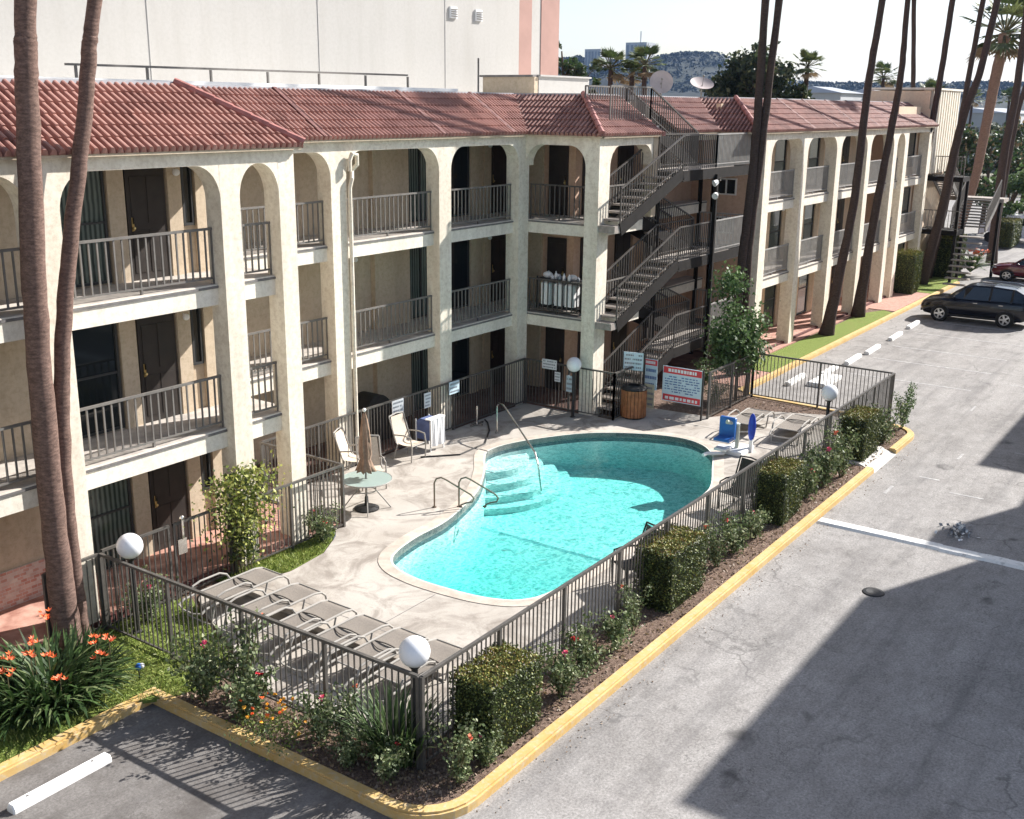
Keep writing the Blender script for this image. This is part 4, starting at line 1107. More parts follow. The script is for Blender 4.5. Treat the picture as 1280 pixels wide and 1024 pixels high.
    for i in range(13):
        xx = 21.72+.6*i/12; b.v += [(xx,17.66+.015*math.sin(i*1.7),1.04),(xx,17.64+.03*math.sin(i*1.3),.3)]
    b.f += [(2*i+1,2*i+3,2*i+2,2*i) for i in range(12)]; b.m += [0]*12; b.box(21.7,17.66,1.03,22.34,17.85,1.06); b.build('cloth', M['cloth'], k)
    # grill under a black cover
    gr = thing('covered_grill', 'barbecue under a black domed cover behind the back fence', 'grill', (21.4,19.5,.2))
    b = MB(); P = [(20.8,19.2),(22.0,19.2),(22.0,19.85),(20.8,19.85)]
    b.bbox(20.82,19.2,.25,21.98,19.85,1.15,.05); n = 14
    b.add([(20.85+1.1*i/n, 19.22, 1.12+.45*math.sin(PI*i/n)**.6) for i in range(n+1)] + [(20.85+1.1*i/n, 19.83, 1.12+.45*math.sin(PI*i/n)**.6) for i in range(n+1)],
          [(i,i+1,n+2+i,n+1+i) for i in range(n)] + [tuple(range(n+1))[::-1], tuple(range(n+1,2*n+2))]); b.build('cover', M['black'], gr)
    b = MB(); [b.tube([(xx,19.3,.2),(xx,19.75,.2)], .05, 8) for xx in (20.9,21.9)]; b.build('wheels', M['black'], gr)
    # wooden bin
    w = thing('wooden_bin', 'round slatted wooden litter bin with a black top', 'bin', (28.1,15.0,.15))
    b = MB(); n = 22
    for i in range(n):
        a0 = 2*PI*i/n; a1 = 2*PI*(i+.86)/n; r0, r1 = .355, .385; q = [(math.cos(a), math.sin(a)) for a in (a0, a1)]
        vs = [(28.1+r*cx, 15.0+r*cy, z) for z in (.2,1.02) for (r,(cx,cy)) in ((r0,q[0]),(r1,q[0]),(r1,q[1]),(r0,q[1]))]
        b.add(vs, [(3,2,1,0),(4,5,6,7),(0,1,5,4),(1,2,6,5),(2,3,7,6),(3,0,4,7)])
    b.build('slats', M['wood'], w)
    b = MB(); b.lathe([(.001,.15),(.34,.15),(.34,.99),(.001,.99)], (28.1,15,0), 22); b.build('liner', M['black'], w)
    b = MB(); b.lathe([(.39,1.02),(.41,1.05),(.38,1.1),(.2,1.14),(.2,1.08),(.001,1.0)], (28.1,15,0), 22); b.build('lid', M['black'], w)
    # grab rails
    for nm, (px, py), lab in (('grab_rail',(18.55,15.0),'bronze pool grab rail loop nearest the glass table'),('grab_rail',(18.9,14.55),'bronze pool grab rail loop nearest the water')):
        h = thing(nm, lab, 'grab rail', (px,py,.15), 'bronze grab rail loops'); d = Vector((.62,-.78,0))
        p = lambda a, z: tuple(Vector((px,py,0)) + d*a + Vector((0,0,z)))
        b = MB(); b.tube([p(0,.12),p(0,.75),p(.05,.85),p(.16,.88),p(.28,.82),p(.85,.45),p(.92,.36),p(.88,.27),p(.75,.25),p(.62,.2),p(.6,.12)], .02, 8); b.build('rail', M['bronzepipe'], h)
        b = MB(); [b.lathe([(.05,.15),(.05,.17),(.022,.18)], p(a,0), 12) for a in (0,.6)]; b.build('flange', M['bronzepipe'], h)
    h = thing('pool_handrail', 'long stainless handrail running down into the water at the pool steps', 'handrail', (25.3,18.0,.15))
    b = MB(); b.tube([(24.25,17.3,.15),(24.25,17.3,.95),(24.2,17.2,1.06),(24.05,16.95,1.08),(23.85,16.65,1.0),(22.9,15.1,.35),(22.75,14.9,.1),(22.7,14.75,-.6)], .024, 10); b.build('rail', M['chrome'], h)
    b = MB(); b.lathe([(.06,.15),(.06,.18),(.026,.19)], (24.25,17.3,0), 12); b.build('flange', M['chrome'], h)
    # vacuum pole stand & hose
    b = MB(); b.tube([(21.2,17.6,.17),(22.0,16.9,.17),(23.2,16.95,.17),(24.3,17.6,.17),(24.9,18.1,.17),(25.1,18.35,.17)], .022, 6); tag(b.build('pool_hose', M['black'], loc=(23,17,.15)), 'thin dark hose lying in a curve on the deck by the handrail', 'hose')
    v = thing('pole_stand', 'chrome stand with a short pole against the shaded back fence', 'stand', (24.5,18.2,.15))
    b = MB(); b.tube([(24.5,18.2,.15),(24.5,18.2,.75)], .03, 8); b.build('pole', M['chrome'], v)
    b = MB(); b.bar((24.2,18.2,.2),(24.8,18.2,.2),.05,.05); b.bar((24.5,18.0,.2),(24.5,18.4,.2),.05,.05); b.build('foot', M['chrome'], v)
    # pool lift
    pl = thing('pool_lift', 'pool lift with a bright blue seat at the water edge', 'pool lift', (26.6,11.1,.15))
    b = MB(); b.bbox(26.35,10.75,.16,27.2,11.35,.28,.03); b.tube([(26.2,11.2,.22),(25.7,11.45,.3),(25.55,11.5,.28)], .05, 8); b.build('base', M['white'], pl)
    b = MB(); b.tube([(26.7,11.05,.2),(26.7,11.05,.95),(26.4,11.25,1.05)], .06, 10); b.build('mast', mat('pool_lift_beige_post', (.55,.56,.46), .5, .1), pl)
    b = MB(); b.bbox(26.15,11.05,.55,26.6,11.5,.63,.02); q = len(b.v); b.bbox(26.5,11.05,.6,26.6,11.5,1.15,.02); b.build('seat', M['blue2'], pl)
    b = MB(); b.sphere((26.95,10.75,.85),.2,16,10,0,(.38,.55,2.0)); b.build('cover', M['blue'], pl, smooth=True)
    b = MB(); b.box(26.92,10.7,.15,26.98,10.8,.6); b.box(26.1,11.1,.3,26.5,11.45,.36); b.build('foot_rest', M['white'], pl)
    # housekeeping cart on the corner balcony
    hc = thing('housekeeping_cart', 'dark housekeeping cart with white towels and bottles behind the first floor railing', 'cart', (28.0,17.55,3.04))
    b = MB(); b.box(27.75,16.75,4.02,28.25,18.35,4.08); b.box(27.75,16.75,3.2,28.25,18.35,3.26)
    for yy in (16.77,18.33):
        for xx in (27.77,28.23): b.box(xx-.02,yy-.02,3.1,xx+.02,yy+.02,4.15)
    b.build('frame', M['black'], hc)
    rr = random.Random(9)
    for i in range(7):
        yy = 16.95+i*.19+rr.uniform(-.09,.09); xx = 27.95+rr.uniform(-.15,.1); s = rr.uniform(.45,1.15)
        b = MB(); b.lathe([(.001,0),(.05,0),(.05,.16*s),(.02,.2*s),(.02,.25*s),(.001,.26*s)], (xx,yy,4.08), 10); b.build('bottle', M['white' if i % 3 else 'inkgrey'], hc, smooth=True)
    for yy, w_ in ((17.0,.3),(17.42,.25),(17.85,.3)):
        b = MB(); b.bbox(27.72,yy,3.3,28.1,yy+w_,4.0,.05); b.build('towels', M['cloth'], hc)
    
    for yy, zz, q in ((18.1,4.17,.13),(17.2,4.16,.12),(17.75,4.15,.1)): b = MB(); b.sphere((28.0,yy,zz),q,10,8,0,(1,1.3,.8)); b.build('towel_bundle', M['cloth'], hc, smooth=True)
    # wheel stops
    ws = thing('wheel_stop', 'x', 'wheel stop', (0,0,0), 'white wheel stops in the parking lot')
    b = MB(); k = 12; pr = [(-.09,0),(-.09,.07),(-.055,.12),(.055,.12),(.09,.07),(.09,0)]
    for x in (-.76,-.74,.74,.76):
        s = .82 if abs(x) > .75 else 1
        for (y, z) in pr: b.v.append((x, y*s, z*s if z else 0))
    for i in range(3): b.f += [(i*6+j, i*6+j+1, i*6+6+j+1, i*6+6+j) for j in range(5)]; b.m += [0]*5
    b.f += [tuple(range(6)), tuple(range(23,17,-1))]; b.m += [0,0]; b.build('block', M['whitepaint'], ws)
    b = MB(); [b.lathe([(.02,.121),(.02,.126),(.001,.126)], (x,0,0), 8) for x in (-.5,.5)]; b.build('bolt', M['flash'], ws)
    labs = ['white wheel stop alone in the near parking stall','white wheel stop behind the far fence, closest to the tree','second white wheel stop behind the far fence','white wheel stop just past the fence top rail','fourth white wheel stop along the lawn kerb','fifth white wheel stop along the lawn kerb','white wheel stop beside the bonnet of the black car']
    for i, (x, y) in enumerate(((7.3,12.6),(36.0,12.9),(38.1,12.42),(40.4,12.32),(42.6,12.26),(45.8,12.3),(48.8,12.4))): place(ws, i, (x,y,.0), rad(1.5 if i else 0), (1.12,1.15,1.1) if i else 1, labs[i])
    ss = thing('stone_slab', 'flat pale concrete slab seen through the far fence', 'slab', (36.3,12.2,0))
    b = MB(); b.bbox(35.6,11.7,0,37.3,12.35,.14,.03); b.build('slab', M['whitepaint'], ss)
furniture()

# ------------------------------------------------------------------ plants
def hedges():
    h = thing('clipped_hedge', 'x', 'hedge', (0,0,0), 'clipped hedge blocks along the kerb')
    rr = random.Random(21); X, Y, Z = .62, .4, 1.2
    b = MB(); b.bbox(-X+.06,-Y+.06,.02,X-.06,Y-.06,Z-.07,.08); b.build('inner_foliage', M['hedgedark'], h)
    b = MB()
    def bumpy(u, v): return .014*math.sin(u*9+v*4)+.012*math.sin(u*5-v*11)
    for k in range(11500):
        f = rr.random(); jit = rr.gauss(0,.013)
        if f < .3:
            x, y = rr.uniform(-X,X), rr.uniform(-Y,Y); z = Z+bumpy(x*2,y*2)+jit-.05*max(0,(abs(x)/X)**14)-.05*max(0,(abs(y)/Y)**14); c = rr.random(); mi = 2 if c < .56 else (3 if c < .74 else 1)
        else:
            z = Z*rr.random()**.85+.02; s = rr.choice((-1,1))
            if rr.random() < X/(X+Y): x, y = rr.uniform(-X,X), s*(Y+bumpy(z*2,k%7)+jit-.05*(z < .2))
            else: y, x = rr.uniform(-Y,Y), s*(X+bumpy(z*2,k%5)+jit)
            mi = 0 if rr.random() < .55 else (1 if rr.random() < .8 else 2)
        b.leaf((x,y,z), rr.uniform(.028,.055), rr, mi, .6, .2)
    for k in range(40):
        x, y = rr.uniform(-X,X), rr.uniform(-Y,Y)
        b.leaf((x,y,Z+.05+.06*rr.random()), .06, rr, 2, .5, .8)
    b.build('foliage', [M['hedge1'],M['hedge2'],M['hedgetop'],M['hedgerust']], h)
    b = MB(); [b.tube([(x,0,0),(x+.03,0,.3)], .03, 6) for x in (-.3,.1,.4)]; b.build('stem', M['bark'], h)
    for i, (x, y, sc, l) in enumerate(((11.72,8.33,(1.0,.98,1.0),'clipped hedge block nearest the kerb corner'),(17.55,8.42,(1.17,1.0,1.0),'clipped hedge block with rusty tips, second from the kerb corner'),
                                       (22.9,8.4,(1.02,1.0,1.03),'clipped hedge block by the start of the white hump'),(28.5,8.33,(1.05,.95,1.03),'clipped hedge block behind the pale drain ramp'))):
        place(h, i, (x,y,.1), [0,PI,.04,PI][i], sc, l)
hedges()
def rose(nm, seed, n, H, W, bloom, nb, mats=('rose1','rose2','rose3')):
    rr = random.Random(seed)
    t = thing(nm, 'x', 'shrub', (0,0,0))
    b = MB(); tips = []
    for i in range(9):
        a = rr.uniform(0,2*PI); r = W*rr.uniform(.25,1); p = [(0.03*math.cos(a),.03*math.sin(a),0)]
        p.append((r*.45*math.cos(a), r*.45*math.sin(a), H*.45)); p.append((r*math.cos(a+.2), r*math.sin(a+.2), H*rr.uniform(.6,1)))
        b.tube(p, [.012,.008,.004], 5, caps=False); tips.append(p)
    b.build('stems', M['stem'], t)
    b = MB()
    for k in range(n):
        p = rr.choice(tips); u = rr.uniform(.15,1.05); A, B, C = [Vector(q) for q in p]
        q = A.lerp(B,u*2) if u < .5 else B.lerp(C,u*2-1)
        q += Vector((rr.gauss(0,.07),rr.gauss(0,.07),rr.gauss(0,.06)))
        q.z = max(.02,q.z)
        b.leaf(q, rr.uniform(.045,.085), rr, rr.choice((0,0,1,1,2)), .6, .3)
    b.build('foliage', [M[m] for m in mats], t)
    for k in range(nb):
        p = Vector(tips[k % len(tips)][2]) + Vector((rr.gauss(0,.05),rr.gauss(0,.05),.04)); b = MB()
        for j in range(14):
            b.leaf(p+Vector((rr.gauss(0,.02),rr.gauss(0,.02),rr.gauss(0,.015))), .055, rr, 0, .9, .2)
        b.build('bloom', M['f_'+bloom], t)
    return t
def shrubs():
    protos = [rose('rose_bush',31,1000,.85,.5,'pink',1), rose('rose_bush',32,1150,.72,.58,'redbloom',1), rose('rose_bush',33,800,1.05,.45,'coral',1)]
    used = [0,0,0]
    def put(k, x, y, s, l, g, rz):
        place(protos[k], used[k], (x,y,.1), rz, s, l, g); used[k] += 1
    g1 = 'rose bushes in the kerb bed'
    _ = 0; S = [(0,13.25,8.15,.95,'leafy rose bush right beside the nearest hedge block'),(1,14.2,8.25,.95,'rose bush in the kerb bed two steps from the nearest hedge block'),(0,15.1,8.2,.85,'rose bush in the middle of the bed between the two nearest hedge blocks'),(2,15.9,8.3,.7,'small rose bush in front of the rusty topped hedge block'),
         (2,19.4,8.3,.85,'greyish rose bush just past the rusty topped hedge block'),(1,20.3,8.3,1.05,'dark rose bush halfway between the second and third hedge blocks'),(0,21.3,8.25,.8,'low rose bush before the third hedge block'),
         (1,24.5,8.3,1.25,'bushy rose just past the third hedge block'),(0,25.5,8.25,1.35,'tall light green rose in the middle of the far bed'),(2,26.5,8.1,1.15,'tall thin rose with one red bloom before the farthest hedge block'),
         (1,30.1,8.15,1.3,'rose bush past the farthest hedge block'),(2,12.2,9.0,.6,'thin rose against the fence behind the nearest hedge block')]
    for i, (k, x, y, s, l) in enumerate(S): put(k, x, y, s*1.12, l, g1, i*1.3)
    g2 = 'rose bushes in the front bed'
    F = [(0,9.85,12.65,1.1,'rose bush at the lawn end of the front bed'),(2,10.15,12.1,1.05,'tall rose against the front fence near the lawn'),(1,9.9,11.75,1.0,'rose bush beside the orange marigolds, lawn side'),(0,10.1,10.35,.8,'low red rose right of the marigolds'),
         (2,10.15,9.95,.7,'thin rose in front of the sixth lounger'),(1,9.95,8.95,.75,'shaded rose below the near corner lamp'),(2,10.45,8.05,.75,'upright pale rose at the kerb corner'),(0,11.0,8.0,.6,'small shaded rose before the nearest hedge block'),(1,9.85,9.6,.6,'low shaded rose at the yellow kerb')]
    for i, (k, x, y, s, l) in enumerate(F): put(k, x, y, s*1.22, l, g2, i*2.1+.4)
    # marigolds
    rr = random.Random(8); t = thing('marigold_clump', 'clump of orange and yellow marigolds in the front bed', 'flowers', (9.75,11.0,.1))
    b = MB()
    for k in range(900):
        x, y = rr.gauss(0,.22), rr.gauss(0,.38); b.leaf((9.8+x,11.05+y,.13+.3*rr.random()*math.exp(-(x*x+y*y)*2)), .06, rr, rr.choice((0,1)), .5, .5)
    b.build('foliage', [M['vine1'],M['rose2']], t)
    b = MB()
    for k in range(26):
        x, y = rr.gauss(0,.2), rr.gauss(0,.34); z = .3+.25*rr.random()
        for j in range(7): b.leaf((9.8+x+rr.gauss(0,.012),11.05+y+rr.gauss(0,.012),.1+z), .05, rr, 0 if k % 3 else 1, .9, .2)
    b.build('blooms', [M['f_marigold'],M['f_orange']], t)
    # spiky bush at the corner lamp
    t = thing('spiky_bush', 'dark green bush of upright strap leaves below the near corner lamp', 'shrub', (10.5,9.15,.1)); b = MB()
    for k in range(420):
        a = rr.uniform(0,2*PI); r = .3*math.sqrt(rr.random()); b.strap((10.42+r*math.cos(a)*1.0,9.2+r*math.sin(a)*1.4,.1), (math.cos(a+rr.gauss(0,.5)),math.sin(a+rr.gauss(0,.5))), rr.uniform(.6,1.1), rr.uniform(.018,.032), rr.uniform(.3,1.3), rr, rr.choice((0,0,1,1,2)), 4, rr.uniform(1.1,1.5))
    b.build('foliage', [M['lil1'],M['lil2'],M['rose2']], t)
    # orange lily clump at the left
    t = thing('lily_clump', 'big clump of orange flowering lilies with dark strap leaves', 'flowers', (8.3,14.4,.1)); b = MB()
    for k in range(1050):
        a = rr.uniform(0,2*PI); r = math.sqrt(rr.random()); x = 8.35+r*.85*math.cos(a); y = 14.45+r*.62*math.sin(a)
        b.strap((x,y,.1), (math.cos(a+rr.gauss(0,.7)),math.sin(a+rr.gauss(0,.7))), rr.uniform(.65,1.3)*(1.1-.3*r), rr.uniform(.03,.055), rr.uniform(.6,1.9), rr, rr.choice((0,0,0,1,1,2)), 5, rr.uniform(.95,1.5))
    b.build('foliage', [M['lil1'],M['lil2'],M['lil3']], t)
    for k, (x, y, z) in enumerate(((7.95,14.75,1.0),(8.2,14.6,.95),(8.32,14.7,1.1),(8.4,14.45,.95),(8.75,15.0,1.3),(9.05,14.2,1.0),(9.2,14.05,.98),(8.9,13.87,.9),(8.25,13.95,.8),(7.75,14.5,.9))):
        b = MB(); b.tube([(x,y,.15),(x,y,z-.02)], .01, 5, 1, caps=False)
        for f in range(5):
            a = f*PI/2.5+rr.random(); rj = rr.uniform(.01,.1); c = (x+rj*math.cos(a),y+rj*math.sin(a),z+rr.uniform(-.06,.06)); tl = Vector((rr.gauss(0,.5),rr.gauss(0,.5),0))
            for j in range(6):
                aj = j*PI/3+rr.random()*.4; d = (Vector((math.cos(aj),math.sin(aj),.8))+tl).normalized(); s = Vector((-d.y,d.x,0))*.018; q = Vector(c)
                b.add([q, q+d*.04-s, q+d*.08, q+d*.04+s], [(0,1,2,3)], 0 if rr.random() < .6 else 2)
        b.build('bloom', [M['f_orange'],M['stem'],M['f_coral']], t)
    # climber on the pillar
    t = thing('yellow_climber', 'yellow green climbing shrub against the stucco pillar behind the gate', 'shrub', (13.5,15.75,.1)); b = MB()
    for k in range(3000):
        z = .35+1.95*rr.random()**.7; w = .72 if z > 1.0 else .3
        b.leaf((13.45+rr.gauss(0,w*.55),15.72+rr.gauss(0,.16),z+rr.gauss(0,.05)), rr.uniform(.06,.11), rr, 2 if z < 1.0 and rr.random() < .6 else rr.choice((0,1,1,0,2)), .6, .1)
    b.build('foliage', [M['vine1'],M['vine2'],M['vine3']], t)
    b = MB()
    for k in range(5): b.tube([(13.3+.08*k,15.72,.1),(13.25+.1*k,15.75,.9),(13.1+.18*k,15.72,1.7)], .015, 5)
    b.build('stems', M['stem'], t)
    for (x, y, s, l, k) in ((11.0,15.55,1.1,'dark leafy shrub behind the globe lamp at the front fence',0),(15.6,15.65,.95,'loose shrub behind the fence at the end of the lawn strip',1),(16.0,16.3,.7,'small shrub at the foot of the pillar by the parasol',0)):
        place(protos[k], 1, (x,y,.1), x, s, l, 'shrubs along the motel wall')
    t = thing('garden_spotlight', 'small blue and white garden light standing on the lawn', 'garden light', (10.0,14.0,.13))
    b = MB(); b.tube([(9.62,13.95,.13),(9.62,13.95,.3)], .012, 6); b.build('stake', M['black'], t)
    b = MB(); b.sphere((9.62,13.95,.36),.06,10,8); b.build('lamp', M['blue2'], t); b = MB(); b.sphere((9.66,13.92,.37),.045,10,8); b.build('lens', M['white'], t)
    # shrub at the far corner and bed plants by the tree
    protos2 = rose('leafy_shrub', 41, 1500, 1.5, .62, 'pink', 0, ('tree1','tree2','tree3'))
    for i, (x, y, s, l) in enumerate(((31.9,8.1,(1.0,.75,.95),'tall leafy shrub at the far end of the kerb bed'),(31.0,13.7,(.8,.8,.55),'low leafy shrub at the foot of the slender tree'),(33.2,15.0,(1,1,.6),'leafy shrub behind the big rules board under the stairs'),(56.8,15.5,(1,1,.7),'loose shrub beside the farthest lawn'),(36.3,14.7,(.8,.8,.5),'low shrub by the first far pillar'))):
        place(protos2, i, (x,y,.1), i*1.1, s, l)
    # slender tree at the stairs
    tree('slender_tree', 'slender light green tree beside the outdoor staircase', (31.9,13.35,.1), [((31.7,13.35,2.75),(.75,.7,1.6)),((31.6,13.35,1.9),(.9,.7,.7))], 5200, .13, ('tree1','tree2','tree3'), .055, 20, cs=(.45,.7))
    t = thing('yucca_plant', 'drooping strap leaved yucca beside the slender tree', 'plant', (32.7,13.25,.1)); b = MB()
    for k in range(150):
        a = rr.uniform(0,2*PI); b.strap((32.7,13.3,1.7), (math.cos(a),math.sin(a)), rr.uniform(.6,1.1), .045, rr.uniform(1.2,2.6), rr, rr.choice((0,1,1,2)), 5, rr.uniform(-.3,1.3))
    b.build('foliage', [M['lil1'],M['tree1'],M['tree2']], t)
    b = MB(); b.tube([(32.6,13.3,.1),(32.65,13.3,.9),(32.7,13.3,1.75)], [.09,.07,.06], 8); b.build('trunk', M['bark'], t)
    for i, (x, y, sc, l) in enumerate(((57.0,15.05,(.95,1.3,1.75),'tall dark hedge block near the far end of the motel'),(64.6,15.0,(1.7,1.8,1.9),'big dark hedge block beyond the tall one, under the far stairs'),(82,15.2,(2.2,1.6,1.5),'hedge block in front of the white van'))):
        h = copy_tree(bpy.data.objects['clipped_hedge']); h.location = (x,y,.1); h.scale = sc; h['label'] = l; h['group'] = 'dark hedge blocks at the far end'
    t = thing('spiky_palm_plant', 'spiky strap leaved plant with an orange bloom beside the red car', 'plant', (66.3,14.0,.1)); b = MB()
    for k in range(160):
        a = rr.uniform(0,2*PI); b.strap((66.3,14.0,.2), (math.cos(a),math.sin(a)), rr.uniform(1.0,1.7), .09, rr.uniform(.6,1.6), rr, rr.choice((0,1,2)), 4, rr.uniform(.6,1.5))
    b.build('foliage', [M['lil2'],M['tree2'],M['lil3']], t)
    b = MB(); [b.leaf((66.9+rr.gauss(0,.2),13.8+rr.gauss(0,.2),1.3+rr.gauss(0,.15)),.25,rr,0,.8) for k in range(24)]; b.build('bloom', M['f_coral'], t)

def tree(nm, label, base, blobs, n, ls, mats, tr=.2, nl=12, group=None, seed=None, cs=(.22,.42)):
    rr = random.Random(seed or int(abs(base[0]*37+base[1]*11)))
    t = thing(nm, label, 'tree', base, group); b = MB(); B = Vector(base)
    c0 = Vector(blobs[0][0]); b.tube([B, B.lerp(c0,.35)+Vector((tr*.6,0,0)), B.lerp(c0,.8), c0+Vector((0,0,blobs[0][1][2]*.5))], [tr,tr*.8,tr*.55,tr*.2], 8)
    cl = []
    for (c, r) in blobs:
        for i in range(nl):
            while True:
                d = Vector((rr.uniform(-1,1),rr.uniform(-1,1),rr.uniform(-1,1)))
                if .3 < d.length < 1: break
            q = Vector(c)+Vector((d.x*r[0],d.y*r[1],d.z*r[2])); cl.append((q, min(r)*rr.uniform(*cs)))
            if i % 2 == 0:
                s = B.lerp(c0, rr.uniform(.45,.95)); b.tube([s, s.lerp(q,.5)+Vector((0,0,min(r)*.1)), q], [tr*.35,tr*.22,tr*.07], 5, caps=False)
    b.build('trunk', M['bark'], t); b = MB()
    for k in range(n):
        q, s = rr.choice(cl); d = Vector((rr.gauss(0,1),rr.gauss(0,1),rr.gauss(0,.8)))*s*.55
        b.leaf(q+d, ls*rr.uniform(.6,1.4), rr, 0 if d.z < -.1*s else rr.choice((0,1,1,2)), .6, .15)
    b.build('crown', [M[m] for m in mats], t)
    return t
shrubs()

# ------------------------------------------------------------------ palms
def spline(P, n=5): 
    P3 = [Vector(p) for p in P]; out = []; k = len(P3)
    for i in range(k-1):
        a, b_, c, d = P3[max(i-1,0)], P3[i], P3[i+1], P3[min(i+2,k-1)]
        for t in range(n):
            u = t/n; out.append(.5*((2*b_)+(c-a)*u+(2*a-5*b_+4*c-d)*u*u+(3*b_-a-3*c+d)*u**3))
    out.append(P3[-1]); return out
FR_ME = None
def fan_crown(seed, R0, n=34):
    # fan palm head: petioles with fanned blades, drooping dead skirt below
    rr = random.Random(seed); b = MB()
    for k in range(n):
        a = rr.uniform(0,2*PI); el = rr.uniform(-.7,1.35); L = R0*rr.uniform(.45,.62)
        d = Vector((math.cos(a)*math.cos(el), math.sin(a)*math.cos(el), math.sin(el))); p = d*L
        s = d.cross(Vector((0,0,1))).normalized(); u = s.cross(d)
        b.bar((0,0,0), p, .03*R0, .02*R0, 2)
        mi = 3 if el < -.45 else rr.choice((0,1))
        m = 13
        for j in range(m):
            th = (j/(m-1)-.5)*2.5; w = d*math.cos(th)+s*math.sin(th)
            l2 = R0*.5*(1-.25*abs(th)/1.25); q = p+w*l2-Vector((0,0,1))*.12*R0*rr.random(); t = (s*math.cos(th)-d*math.sin(th))*.035*R0
            mid = p+w*l2*.55
            b.add([p, mid-t, q, mid+t], [(0,1,2,3)], mi)
    return b
def palm(label, path, r0, r1, crown=1.6, bark='palmbark2', group='tall palms along the motel', flare=1.35, seed=1, nm='palm_tree'):
    t = thing(nm, label, 'palm tree', path[0], group)
    P = [p+Vector((.006*math.sin(i*.9+seed),.006*math.sin(i*1.3+seed*2),0)) for i, p in enumerate(spline(path, 11))]; k = len(P); rr = random.Random(seed)
    rs = []
    for i in range(k):
        u = i/(k-1); r = r0+(r1-r0)*u; r *= 1+(flare-1)*math.exp(-u*k/8*1.6); rs.append(r*(1+.022*rr.gauss(0,1)))
    b = MB(); b.tube(P, rs, 12); b.build('trunk', M[bark], t, smooth=True)
    if crown:
        c = fan_crown(seed, crown); c.xf(Matrix.Translation(P[-1])); c.build('crown', [M['palm1'],M['palm2'],M['stem'],M['dead']], t)
    return t
def up(path, dz):
    a, b_ = Vector(path[-2]), Vector(path[-1]); d = (b_-a).normalized(); return path + [tuple(b_+d*dz)]
def palms():
    palm('thick reddish brown palm trunk leftmost, in front of the balconies', up([(9.46,15.62,.1),(9.44,15.62,1.57),(9.44,15.62,3.26),(9.51,15.62,5.88),(9.68,15.62,8.3),(9.81,15.62,9.92),(9.89,15.62,10.6)],5), .215, .145, 2.2, 'palmbark', 'twin palm trunks at the lily clump', 1.2, 3)
    palm('thinner leaning palm trunk right beside the thick one', up([(9.8,15.7,.1),(9.75,15.68,.85),(9.73,15.68,2.46),(9.79,15.68,3.97),(9.98,15.68,5.54),(10.28,15.68,7.04),(10.72,15.68,8.88),(10.93,15.68,9.97),(11.1,15.68,10.69)],4.5), .135, .112, 2.0, 'palmbark', 'twin palm trunks at the lily clump', 1.25, 4)
    palm('left one of the two palms rising beside the outdoor staircase', up([(34.9,14.83,.1),(34.9,14.73,3.78),(34.9,14.54,7.77),(34.9,14.52,12.48)],11), .16, .11, 2, seed=5)
    palm('right one of the two palms rising beside the outdoor staircase', up([(35.3,14.6,.1),(35.2,14.62,2.1),(35.1,14.58,4.86),(35.1,14.4,7.77),(35.1,14.15,12.48)],12.5), .16, .11, 2, seed=6)
    palm('palm growing from the lawn in front of the second far pillar', up([(44.0,14.62,.1),(44.0,14.29,2.77),(44.0,13.98,5.67),(44.0,13.86,9.96),(44.0,13.63,13.15)],10), .2, .115, 2, flare=1.75, seed=7)
    palm('palm growing from the lawn in front of the third far pillar', up([(48.9,14.89,.1),(48.9,14.58,4.57),(48.9,14.23,8.4),(48.9,14.06,10.69),(48.9,14.1,13.55)],11), .19, .1, 2, flare=1.75, seed=8)
    palm('thin upright palm behind the motel roof', up([(75,20.5,.0),(75,20.62,9),(75,20.74,10.84),(75,21.24,15.86)],4), .16, .14, 2, seed=9)
    palm('palm crossing the last window of the motel', up([(60,15.95,.1),(60,15.85,1.88),(60,15.63,5.21),(60,15.45,8.02),(60,15.25,11.02),(60,15.1,14.45)],4), .19, .14, 2, seed=10)
    palm('slimmer palm just behind the leaning palm at the far stairs', up([(63,15.5,.1),(63,15.21,2.25),(63,14.85,5.73),(63,14.7,9.07),(63,14.33,14.65)],4), .17, .13, 2, seed=11)
    palm('leaning palm in front of the far stairs', up([(60.5,15.16,.1),(60.5,14.55,4.2),(60.5,14.28,7.08),(60.5,13.95,9.27),(60.5,13.5,11.02),(60.5,13.09,14.41)],4), .24, .15, 2, seed=12)
    palm('rough barked palm with its green head in view at the top right', [(80,18.2,0),(80,17.6,3),(80,17.28,5.12),(80,17.19,6.4),(80,16.98,9.23),(80,16.83,11.32),(80,16.64,13.1),(80,16.6,14.0)], .27, .38, 3.1, 'palmrough', seed=13)
    palm('palm rising from the right edge behind the red car', up([(72,14.05,.1),(72,14.12,6.21),(72,13.91,9.86),(72,13.9,12.69),(72,13.92,15.33)],4), .26, .15, 2, seed=14)
    palm('rightmost slim palm leaning out of the picture', up([(78,15.3,.1),(78,14.86,8.58),(78,14.57,10.46),(78,14.13,13.92)],4), .19, .15, 2, seed=15)
    g = 'distant fan palms'
    for i, (x, y, z, R_, l) in enumerate(((75,43.2,11.9,1.75,'distant fan palm behind the roof, left of the stairs'),(76,41.9,11.4,1.3,'smaller fan palm crowding the left distant one'),(75,40.3,12.1,1.75,'distant fan palm behind the roof, right of the pair'),(130,39.3,12.6,2.0,'lone small fan palm far behind the far roof'),
                                        (85,31.6,12.2,1.5,'fan palm at the right edge of the dark trees'),(100,26,10.3,1.6,'low fan palm head behind the ribbed tower'),(190,43,10.8,2,'tiny far palm left of the rough barked palm'),(205,40.5,11,2.2,'tiny far palm above the white sheds'))):
        palm(l, [(x,y,0),(x,y,z*.5),(x,y,z)], .2, .18, R_, group=g, seed=30+i)
palms()

